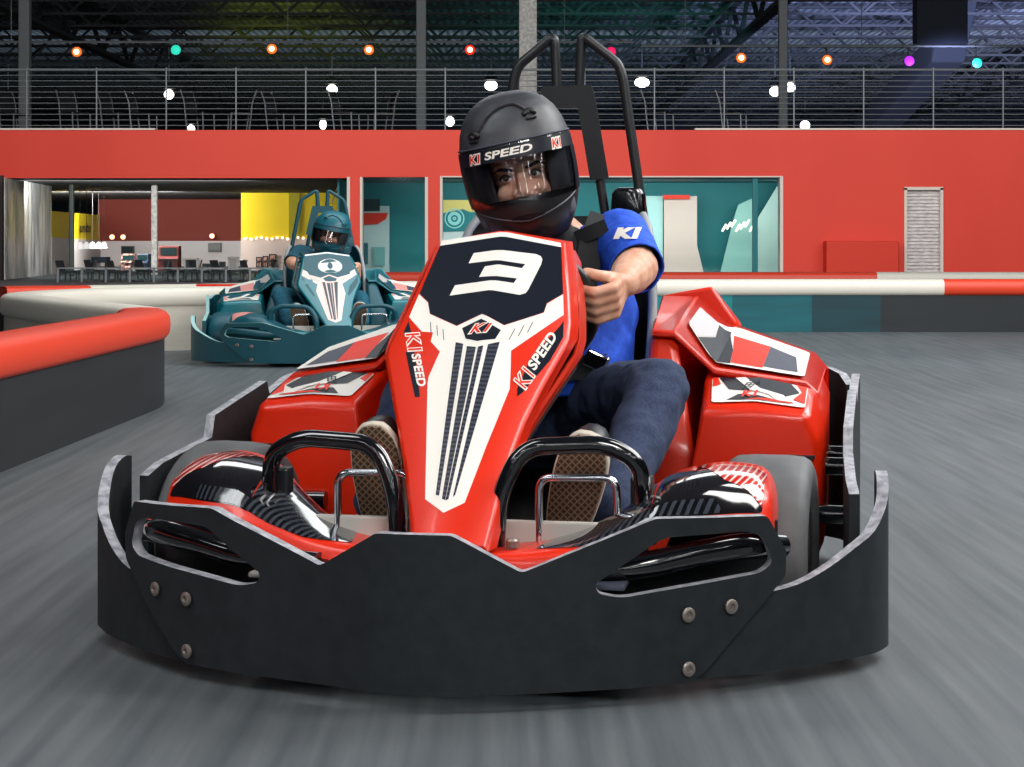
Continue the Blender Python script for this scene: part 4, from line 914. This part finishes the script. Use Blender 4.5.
# seat, headrest, roll hoop
bm = NB(); rows = []
for z, wd, yb, yf in ((.10, .19, 1.34, .98), (.2, .225, 1.39, 1.0), (.35, .235, 1.43, 1.08), (.5, .24, 1.46, 1.2), (.65, .24, 1.49, 1.27), (.8, .225, 1.52, 1.34), (.86, .2, 1.53, 1.40)):
    rows.append([(wd*math.copysign(abs(sin(a))**.6, sin(a)), yf+(yb-yf)*cos(a) if abs(a) < pi/2 else yf, z) for a in [(-pi/2)+pi*k/16 for k in range(17)]])
loft(bm, rows, False); bmesh.ops.solidify(bm, geom=bm.faces[:], thickness=.014); seat = obj('seat', bm, M_seat, kart, smooth=60)
for s in (-1, 1):
    bm = NB(); tube(bm, catm([(s*(r[0][0]*-1), r[0][1], r[0][2]) for r in rows[1:]], 4), .011, 8); obj('seat_trim', bm, M_trim, seat, smooth=60)
bm = NB(); a = ky(612, 186, 1.5); b = ky(646, 222, 1.5); c = (a+b)/2
loft(bm, [[V((c.x, 1.47+yy, .885))+V((sx*q, 0, sz*q2)) for sx, sz in ((-.036, -.075), (.036, -.075), (.044, -.03), (.040, .03), (.028, .044), (-.028, .044), (-.040, .03), (-.044, -.03))] for yy, q, q2 in ((0, .72, .8), (.004, 1, 1), (.05, 1, 1), (.06, .8, .85))]); obj('headrest_pad', bm, M_gloss, kart, bevel=.008, smooth=50)
hoopm = M_black
for s in (-1, 1):
    pts = [(s*.225, 1.55, .12), (s*.19, 1.5, .84), (s*.137, 1.5, 1.20), (s*.125, 1.5, 1.235), (s*.034, 1.5, 1.308), (s*.028, 1.5, 1.17)]
    bm = NB(); tube(bm, rnd(pts, .022, 6), .0125, 12); obj('roll_hoop', bm, hoopm, kart, smooth=60)
    bm = NB(); tube(bm, [(s*.078, 1.5, .96), (s*.10, 1.5, .82), (s*.13, 1.55, .4)], .0115, 10); obj('hoop_brace', bm, hoopm, kart, smooth=60)
bm = poly2([(-.060, 1.182), (.060, 1.182), (.068, 1.16), (.104, .952), (.058, .947), (.028, 1.125), (-.028, 1.125), (-.058, .947), (-.104, .952), (-.068, 1.16)]); thick(bm, lambda u, v: (u, 1.482, v), lambda u, v: (u, 1.490, v), 0); obj('hoop_plate', bm, M_black, kart)
# steering wheel
WC = V((.01, .85, .655)); E1 = V((1, 0, 0)); E2 = V((0, -.45, .89)).normalized(); FR = V((0, -.89, -.45)).normalized(); RW = .158
bm = NB(); tube(bm, [WC+E1*RW*cos(2*pi*k/40)+E2*RW*.92*sin(2*pi*k/40) for k in range(40)], .0145, 12, closed=True); sw = obj('steering_wheel', bm, M_black, kart, smooth=60)
bm = NB(); tube(bm, [WC-E1*RW, WC+E1*RW], .012, 8); tube(bm, [WC, WC-E2*RW*.92], .012, 8); obj('spoke', bm, M_steel, sw, smooth=60)
bm = NB(); tube(bm, [WC, WC+V((0, -.35, -.42))], .014, 8); obj('steering_column', bm, M_steel, kart, smooth=60)
# ---------------------------------------------------------------- the driver
HC = ky(519, 165, 1.06)                       # helmet centre
tc = CAMK-HC; thz = math.atan2(tc.x, -tc.y)   # turn the face to the camera
MH = Matrix.Translation(HC) @ Matrix.Rotation(thz-R(2), 4, 'Z') @ Matrix.Rotation(R(-12), 4, 'Y') @ Matrix.Rotation(R(4), 4, 'X')
def hh(p): return MH @ V(p)
body = NB()
sh = {1: V((.162, 1.26, .802)), -1: V((-.125, 1.10, .725))}
el = {1: V((.226, 1.10, .738)), -1: V((-.175, .98, .60))}
def grip(s, a): return WC+E1*(s*RW*cos(a))+E2*RW*.92*sin(a)
wr = {}
capsule(body, (0, 1.24, .42), .13, (0, 1.25, .60), .135); capsule(body, (-.05, 1.22, .72), .08, (.09, 1.26, .74), .08); capsule(body, (0, 1.24, .5), .12, (0, 1.25, .76), .11)
for s in (-1, 1):
    g_ = grip(s, R(8 if s > 0 else 10)); W_ = g_+E1*(s*.052)-FR*.078-E2*.004; wr[s] = W_
    capsule(body, (s*.07+.02, 1.24, .75), .07, sh[s], .058); capsule(body, sh[s], .056, el[s], .049)
    mid = el[s]*.62+W_*.38
    capsule(body, el[s], .049, mid, .047); capsule(body, mid, .047, W_, .031)
    # palm
    for k, q in enumerate((.030, .010, -.010, -.029)):
        mc = g_+E1*(s*(.050-.003*abs(q)/.03))+E2*q*1.05+FR*.004
        capsule(body, W_+E2*q*.45, .017, mc, .0125, 10, 3)
        p1 = g_+E1*(s*.012)+E2*q*1.15+FR*.030; p2 = g_+E1*(-s*(.026-.002*k))+E2*q*1.1+FR*.012; p3 = g_+E1*(-s*.020)+E2*q*1.05-FR*.014
        r_ = (.0108, .0112, .0106, .0092)[k]
        capsule(body, mc, .0128, p1, r_+.0012, 10, 3); capsule(body, p1, r_+.0008, p2, r_, 10, 3); capsule(body, p2, r_, p3, r_-.0015, 10, 3)
    t0 = W_+E2*.022+FR*.02-E1*s*.012; t1 = g_+E2*.046-FR*.020+E1*s*.018; t2 = g_+E2*.058-FR*.014-E1*s*.010; t3 = g_+E2*.056+FR*.004-E1*s*.026
    capsule(body, t0, .018, t1, .0135, 10, 3); capsule(body, t1, .0132, t2, .0118, 10, 3); capsule(body, t2, .0115, t3, .0095, 10, 3)
capsule(body, (0, 1.24, .76), .062, hh((0, .03, -.10)), .058)
# head with face
ellip(body, hh((0, .015, .02)), .077, .098, .10, MH.to_3x3()); ellip(body, hh((0, -.012, -.055)), .060, .078, .075, MH.to_3x3())
capsule(body, hh((0, -.085, -.02)), .010, hh((0, -.099, -.056)), .0125, 10, 4)       # nose
capsule(body, hh((-.014, -.092, -.062)), .010, hh((.014, -.092, -.062)), .010, 10, 4)
capsule(body, hh((-.020, -.082, -.088)), .008, hh((.020, -.082, -.088)), .008, 10, 4)  # lips
capsule(body, hh((-.045, -.070, .000)), .012, hh((.045, -.070, .000)), .012, 10, 4)    # brow
for s in (-1, 1):
    capsule(body, hh((s*.042, -.070, -.055)), .018, hh((s*.05, -.055, -.07)), .015, 10, 4)
    ellip(body, hh((s*.08, .02, -.03)), .010, .02, .032, MH.to_3x3(), 12, 8)
person = obj('person', fuse(body, .0042, 3), M_skin, smooth=180)
tag(person, 'person in blue shirt, jeans and matt black helmet driving the red foreground kart', 'person')
person.location = N0; person.rotation_euler = (0, 0, -YAW)
for s in (-1, 1):
    bm = NB(); ellip(bm, hh((s*.032, -.077, -.022)), .0125, .012, .0095, MH.to_3x3(), 16, 12); e = obj('eye', bm, M_eye, person, smooth=180)
    bm = NB(); ellip(bm, hh((s*.032-.001, -.0878, -.0225)), .0062, .003, .0062, MH.to_3x3(), 14, 8); obj('iris', bm, M_iris, e, smooth=180)
    bm = NB(); tube(bm, catm([hh((s*.046, -.080, -.022)), hh((s*.040, -.0875, -.0165)), hh((s*.031, -.0905, -.0155)), hh((s*.019, -.086, -.023))], 3), [.0034]*9+[.002], 6); obj('eyelid', bm, M_hair, e, smooth=60)
    bm = NB(); tube(bm, catm([hh((s*.058, -.072, -.006)), hh((s*.044, -.0855, .000)), hh((s*.029, -.0915, -.003)), hh((s*.015, -.093, -.007))], 4), [.0024]*4+[.0040]*6+[.0036]*3, 8); obj('eyebrow', bm, M_hair, person, smooth=60)
# helmet shell as stacked rings: z, half width, front reach, back reach
HR = [(.168, .012, .012, .012), (.166, .035, .036, .036), (.158, .062, .066, .066), (.142, .088, .096, .094), (.118, .109, .121, .118), (.090, .122, .138, .134), (.060, .1295, .149, .144), (.048, .131, .152, .146), (.02, .132, .156, .149), (-.01, .1315, .159, .148), (-.04, .130, .162, .144), (-.070, .1265, .166, .136), (-.09, .122, .167, .130), (-.115, .113, .164, .122), (-.14, .100, .155, .112), (-.158, .088, .142, .10), (-.165, .082, .134, .095)]
ZH, ZL = .048, -.066
def hring(z):
    for a, b in zip(HR, HR[1:]):
        if b[0] <= z <= a[0]:
            f = (z-b[0])/(a[0]-b[0]); return [b[i]+(a[i]-b[i])*f for i in (1, 2, 3)]
    return HR[-1][1:] if z < HR[-1][0] else HR[0][1:]
def hsurf(a, z, off=0):
    wx_, yf, yb = hring(z); x = wx_*math.copysign(abs(sin(a))**.92, sin(a)); y = -(yf if cos(a) > 0 else yb)*math.copysign(abs(cos(a))**.92, cos(a))
    n_ = V((x/max(wx_, .01)**2, y/max(yf if cos(a) > 0 else yb, .01)**2, 0)); n_.normalize() if n_.length > 0 else None
    sl = max(0, min(1, (z-.06)/.1)); n_ = (n_*(1-sl*.7)+V((0, 0, sl))).normalized()
    return hh(V((x, y, z))+n_*off)
HR = [(z, a*.965, f*(1-.10*max(0, (z+.07)/.13)) if z < .06 else f*.90, b) for z, a, f, b in HR]
NA = 72
zs = catm([V((r[0], 0, 0)) for r in HR], 3); zs = [v.x for v in zs]; zs = sorted(set([round(z, 5) for z in zs]+[ZH, ZL]), reverse=True)
PA = 2*pi*13/NA
bm = NB(); vr = loft(bm, [[hsurf(2*pi*k/NA, z) for k in range(NA)] for z in zs], True, False)
bm.faces.new(vr[0])
dl = []
idx = {v: (i, k) for i, r in enumerate(vr) for k, v in enumerate(r)}
for f in bm.faces:
    ks = [idx[v] for v in f.verts]
    if len(ks) == 4:
        zc = sum(zs[i] for i, k in ks)/4; kk = [((k+NA//2) % NA)-NA//2 for i, k in ks]; kc = sum(kk)/4
        if ZL < zc < ZH and abs(kc) < 13: dl.append(f)
        elif zc < ZL: f.material_index = 1
bmesh.ops.delete(bm, geom=dl, context='FACES')
bmesh.ops.recalc_face_normals(bm, faces=bm.faces[:])
helmet = obj('helmet', bm, [M_helm, M_helmlow, M_line], person, smooth=60, label='matt black full face helmet')
so = helmet.modifiers.new('solid', 'SOLIDIFY'); so.thickness = .026; so.offset = -1; so.material_offset = 2; so.material_offset_rim = 2
def hpatch(a0, a1, z0, z1, off, na=30, nz=8):
    bm = NB(); loft(bm, [[hsurf(a0+(a1-a0)*i/na, z0+(z1-z0)*j/nz, off) for i in range(na+1)] for j in range(nz+1)], False); return bm
AV = PA+.24
obj('visor', hpatch(-AV, AV, ZL-.012, ZH+.006, .004, 40, 10), M_vis, helmet, smooth=180, label='clear visor with dark printed top strip')
obj('visor_strip', hpatch(-AV+.05, AV-.05, .021, ZH+.002, .0052, 40, 3), M_panel, helmet, smooth=180)
for s in (-1, 1): obj('visor_edge', hpatch(s*(PA+.02), s*AV, ZL-.008, .021, .0050, 6, 6), M_panel, helmet, smooth=180)
def helm_text(body, a0, a1, z0, z1, m, off, fat=0, sh_=.2):
    bm = text_bm(body, sh_, fat); obj('visor_lettering', mapbm(bm, lambda u, v: hsurf(a0+(a1-a0)*u, z0+(z1-z0)*v, off)), m, helmet)
helm_text('SPEED', -.50, .28, .028, .045, M_white, .0062, .03); helm_text('K1', -.86, -.56, .022, .047, M_white, .0062, .09); helm_text('K1', -.84, -.58, .025, .044, M_srED, .007, .02)
helm_text('K1', .62, .88, .020, .047, M_white, .0062, .12); helm_text('K1', .64, .86, .024, .044, M_srED, .007, .02)
for s in (-1, 1):
    bm = NB(); capsule(bm, hh((s*.088, -.058, .03)), .022, hh((s*.082, -.070, -.11)), .026, 16); obj('cheek_pad', bm, M_line, helmet, smooth=60)
bm = NB(); tube(bm, catm([hh((s_*.09*sin(a), -.02-.085*cos(a), .045)) for s_, a in ((1, -1.2), (1, -.7), (1, 0), (1, .7), (1, 1.2))], 4), .018, 10); obj('brow_pad', bm, M_line, helmet, smooth=60)
# trim line, crest, vents
bm = NB(); tube(bm, [hsurf(-AV+(2*AV)*k/40, ZH+.009, .003) for k in range(41)], .0022, 6); obj('visor_seal', bm, M_grey, helmet, smooth=60)
bm = NB(); tube(bm, catm([hsurf(a, z, .001) for a, z in ((-.78, .088), (-.70, .082), (-.60, .094), (-.42, .118), (-.15, .134), (.15, .136), (.34, .122), (.42, .108))], 5), [.003]+[.006]*34+[.003], 8, flat=.7); obj('crest', bm, M_helm, helmet, smooth=60)
for a, z in ((.42, .105), (-.72, .080)):
    bm = NB(); tube(bm, [hsurf(a-.14+.28*k/12, z+.010*sin(pi*k/12), .002) for k in range(13)], [.002]+[.006]*11+[.002], 8); tube(bm, [hsurf(a-.10+.20*k/8, z-.008, .003) for k in range(9)], .003, 6); obj('vent', bm, M_helmlow, helmet, smooth=60)
bm = NB(); loft(bm, [[hsurf(-.30+.6*k/12, -.112+dz*(1-.5*abs(k/6-1)), .003) for k in range(13)] for dz in (.008, -.012)], False); bmesh.ops.solidify(bm, geom=bm.faces[:], thickness=.003); obj('chin_vent', bm, M_black, helmet, smooth=60)
bm = NB(); tube(bm, [hsurf(-1.5+3.0*k/50, -.084-.035*(1-abs(k/25-1)**1.6)+.02*abs(k/25-1), .001) for k in range(51)], .0022, 6); obj('chin_line', bm, M_helm, helmet, smooth=60)
# black neck gaiter
bm = NB(); capsule(bm, (0, 1.21, .765), .078, hh((0, .02, -.13)), .085, 20); capsule(bm, (-.05, 1.20, .775), .06, (.05, 1.20, .775), .06, 20); obj('neck_gaiter', fuse(bm, .008, 4), M_belt, person, smooth=180)
# blue shirt
bm = NB()
capsule(bm, (.015, 1.20, .47), .185, (.025, 1.26, .60), .18); capsule(bm, (-.085, 1.22, .42), .135, (.085, 1.22, .42), .135); capsule(bm, (-.05, 1.23, .62), .125, (.085, 1.25, .62), .125); capsule(bm, (-.05, 1.2, .70), .105, (.09, 1.26, .725), .105)
for s in (-1, 1):
    capsule(bm, (s*.07+.02, 1.24, .74), .09, sh[s], .075); e_ = el[s]+(el[s]-sh[s]).normalized()*.03; capsule(bm, sh[s], .074, e_, .062)
capsule(bm, (0, 1.25, .72), .09, (0, 1.24, .79), .075)
sb = fuse(bm, .007, 5)
for s in (-1, 1):
    dr = (el[s]-sh[s]).normalized(); co = el[s]+dr*.005
    near = [f for f in sb.faces if (f.calc_center_median()-el[s]).length < .13]
    gs = list({v for f in near for v in f.verts})+list({e for f in near for e in f.edges})+near
    bmesh.ops.bisect_plane(sb, geom=gs, plane_co=co, plane_no=dr)
    bmesh.ops.delete(sb, geom=[f for f in sb.faces if (f.calc_center_median()-co).dot(dr) > 1e-4 and (f.calc_center_median()-el[s]).length < .15], context='FACES')
bmesh.ops.delete(sb, geom=[f for f in sb.faces if f.calc_center_median().z < .45], context='FACES')
sb.normal_update()
for v in sb.verts:
    p = v.co; n1 = noise.noise(V((p.x*11, p.y*9, p.z*16+p.x*9)))*.006+noise.noise(V((p.x*26, p.y*26, p.z*34)))*.0022
    v.co = p+v.normal*n1
shirt_bvh = BVHTree.FromBMesh(sb)
shirt = obj('shirt', sb, M_blue, person, smooth=180, label='blue short sleeved shirt')
shirt.modifiers.new('solid', 'SOLIDIFY').thickness = .003
def onshirt(px, py, off=.006, dflt=1.12):
    d_ = ray(px, py).normalized(); h_ = shirt_bvh.ray_cast(CAMK, d_)
    return (h_[0]-d_*off) if h_[0] is not None else ky(px, py, dflt)
def shirt_text(body_, o_, ex, ey, m, fat=.05, shr=.2):
    bm = text_bm(body_, shr, fat)
    bmesh.ops.triangulate(bm, faces=bm.faces[:])
    bmesh.ops.subdivide_edges(bm, edges=bm.edges[:], cuts=1)
    obj('sleeve_lettering', mapbm(bm, lambda u, v: onshirt(o_[0]+ex[0]*u+ey[0]*v, o_[1]+ex[1]*u+ey[1]*v, .008)), m, shirt)
shirt_text('K1', (613, 239), (28, -.5), (1, -11.5), M_white, .08)
# jeans
bm = NB(); kn = {1: V((.318, .76, .495)), -1: V((-.20, .74, .47))}; hp_ = {1: V((.10, 1.2, .40)), -1: V((-.10, 1.2, .40))}; an = {1: V((.262, .46, .285)), -1: V((-.195, .44, .29))}
capsule(bm, (-.08, 1.24, .40), .135, (.08, 1.24, .40), .135)
for s in (-1, 1):
    capsule(bm, hp_[s], .105, kn[s], .064); capsule(bm, kn[s], .064, kn[s]*.6+an[s]*.4+V((0, .02, 0)), .064); capsule(bm, kn[s]*.6+an[s]*.4+V((0, .02, 0)), .064, an[s], .048)
jb = fuse(bm, .007, 5); jb.normal_update()
for v in jb.verts:
    p = v.co; k_ = max(0, 1-min((p-kn[1]).length, (p-kn[-1]).length)/.22)
    v.co = p+v.normal*(noise.noise(V((p.x*12, p.y*18, p.z*18)))*.006+noise.noise(V((p.x*30, p.y*40, p.z*46)))*.0025*(1+k_))
obj('jeans', jb, M_denim, person, smooth=180, label='dark blue jeans')
# shoes with waffle soles facing the camera
for s in (-1, 1):
    if s > 0: heel, toe = ky(566, 528, .385), ky(588, 440, .335)
    else: heel, toe = ky(385, 528, .385), ky(372, 430, .335)
    ax = (toe-heel).normalized(); fn_ = V((0, -1, 0)); fn_ = (fn_-ax*fn_.dot(ax)).normalized(); sd = ax.cross(fn_)*-1
    if sd.x < 0: sd = -sd
    heel = heel-ax*.06; L_ = (toe-heel).length
    def outline(k=1.0, sh_=0):
        o_ = []
        for i in range(28):
            a = 2*pi*i/28; t = .5-.5*cos(a); wdt = (.034+.016*math.sin(min(1, t*1.15)*pi*.75)**2) if True else 0
            wdt = (.037+.018*t)*(1-max(0, (t-.8)/.2)**2*.25)
            o_.append((t*L_*1.04*1.0-.02*L_*0, math.copysign(1, sin(a) if abs(sin(a)) > 1e-9 else 1)*wdt*abs(sin(a))**.55*k))
        return o_
    def ring(k, d_): return [heel+ax*(L_*.5+(u-L_*.5)*(1-(1-k)*.3))+sd*v*k-fn_*d_ for u, v in outline()]
    bm = NB(); loft(bm, [ring(.95, .012), ring(1.0, .03), ring(.96, .05), ring(.85, .075), ring(.55, .10)]); up_ = bm
    shoe = obj('shoe', bm, M_black, person, smooth=60)
    bm = NB(); loft(bm, [ring(1.0, -.002), ring(1.06, .0), ring(1.07, .016), ring(1.0, .02)]); obj('midsole', bm, M_cream, shoe, smooth=40, label='cream midsole edge')
    bm = NB(); loft(bm, [ring(.97, -.008), ring(1.0, -.002), ring(1.0, .004)]); obj('sole', bm, M_sole, shoe, smooth=40, label='brown waffle sole')
# harness
def belt(pts, wd, name, th=.005, side=None):
    P_ = catm(pts, 5); bm = NB(); rows = []
    for i, p in enumerate(P_):
        d_ = (P_[min(i+1, len(P_)-1)]-P_[max(i-1, 0)]).normalized(); vw = (CAMK-p).normalized(); sd = d_.cross(vw).normalized(); nn = sd.cross(d_).normalized()
        if nn.dot(vw) < 0: nn = -nn
        rows.append([p+sd*wd/2, p+sd*wd/2+nn*th, p-sd*wd/2+nn*th, p-sd*wd/2])
    loft(bm, rows); return obj(name, bm, M_belt, kart, smooth=40)
belt([onshirt(px, py) for px, py in ((601, 216), (596, 230), (591, 246), (588, 265), (584, 290), (578, 320))], .056, 'shoulder_belt')
belt([onshirt(px, py) for px, py in ((484, 232), (486, 250), (490, 275), (496, 300))], .05, 'shoulder_belt')
a_, b_ = onshirt(576, 239, .013), onshirt(607, 226, .013)
belt([a_, (a_+b_)/2+V((0, -.004, 0)), b_], .034, 'shoulder_pad', .012)
belt([onshirt(px, py, .012, 1.08) for px, py in ((606, 366), (590, 367), (572, 368), (552, 370), (535, 372))], .055, 'lap_belt', .006)
c = onshirt(596, 361, .030, 1.05); bm = NB(); box(bm, -.028, .028, -.012, .012, -.02, .02, Matrix.Translation(c) @ Matrix.Rotation(R(25), 4, 'Y')); obj('buckle', bm, M_chrome, kart, bevel=.005)

# ---------------------------------------------------------------- second kart and driver farther back
def tint(o, f):
    for sl in o.material_slots:
        m = sl.material; sl.link = 'OBJECT'; sl.material = f(m)
    for ch in o.children: tint(ch, f)
K_teal = mat('teal_kart_plastic', rgb(0, 112, 124), .35, coat=.3); K_tealdk = mat('dark_teal_kart_plastic', rgb(4, 76, 90), .45)
K_pink = mat('faded_red_sticker', rgb(226, 150, 140), .4); K_shirt = mat('dark_teal_cotton', rgb(8, 78, 96), .85); K_pant = mat('dark_teal_denim', rgb(6, 84, 106), .85); K_helm = mat('teal_helmet', rgb(16, 96, 110), .4); K_mut = mat('pale_teal_edge', rgb(150, 190, 190), .5)
mp2 = {M_red: K_teal, M_reddark: K_tealdk, M_bump: K_tealdk, M_srED: K_pink, M_redhatch: K_pink, M_tyre: K_tealdk, M_black: K_tealdk, M_gloss: K_tealdk, M_panel: K_tealdk, M_seat: K_tealdk, M_belt: K_tealdk, M_carbon: K_tealdk, M_gloss_dk: K_tealdk, M_edge: K_mut, M_blue: K_shirt, M_denim: K_pant, M_helm: K_helm, M_helmlow: K_tealdk}
skip = ('lettering', 'race_number', 'sleeve_lettering', 'visor_lettering')
def strip(o):
    for ch in list(o.children):
        if ch.name.split('.')[0] in skip: bpy.data.objects.remove(ch)
        else: strip(ch)
k2 = copy_tree(kart); strip(k2); tint(k2, lambda m: mp2.get(m, m))
k2.location = (-1.10, 11.9, 0); k2.rotation_euler = (0, 0, R(9)); k2.scale = (1.14, 1, .88)
tag(k2, 'dark teal go-kart with pale nose stripe speeding behind the foreground kart', 'go-kart')
n2 = [o for o in k2.children if o.name.startswith('nose_fairing')][0]
for ch in n2.children:
    if ch.name.startswith('white_sticker'): ch.material_slots[0].link = 'OBJECT'; ch.material_slots[0].material = mat('pale_pink_sticker', rgb(232, 206, 200), .4)
bm = text_bm('0', 0, .06); obj('race_number', mapbm(cutb(bm), lambda u, v: FP(-.07+.14*u, .57+.16*v, .0022)), M_white, n2)
p2 = copy_tree(person); strip(p2); tint(p2, lambda m: mp2.get(m, m))
p2.location = k2.location; p2.rotation_euler = (0, 0, R(9)); p2.scale = (-1.0, 1, .88)
tag(p2, 'person in a dark teal shirt and teal helmet driving the kart farther back', 'person')
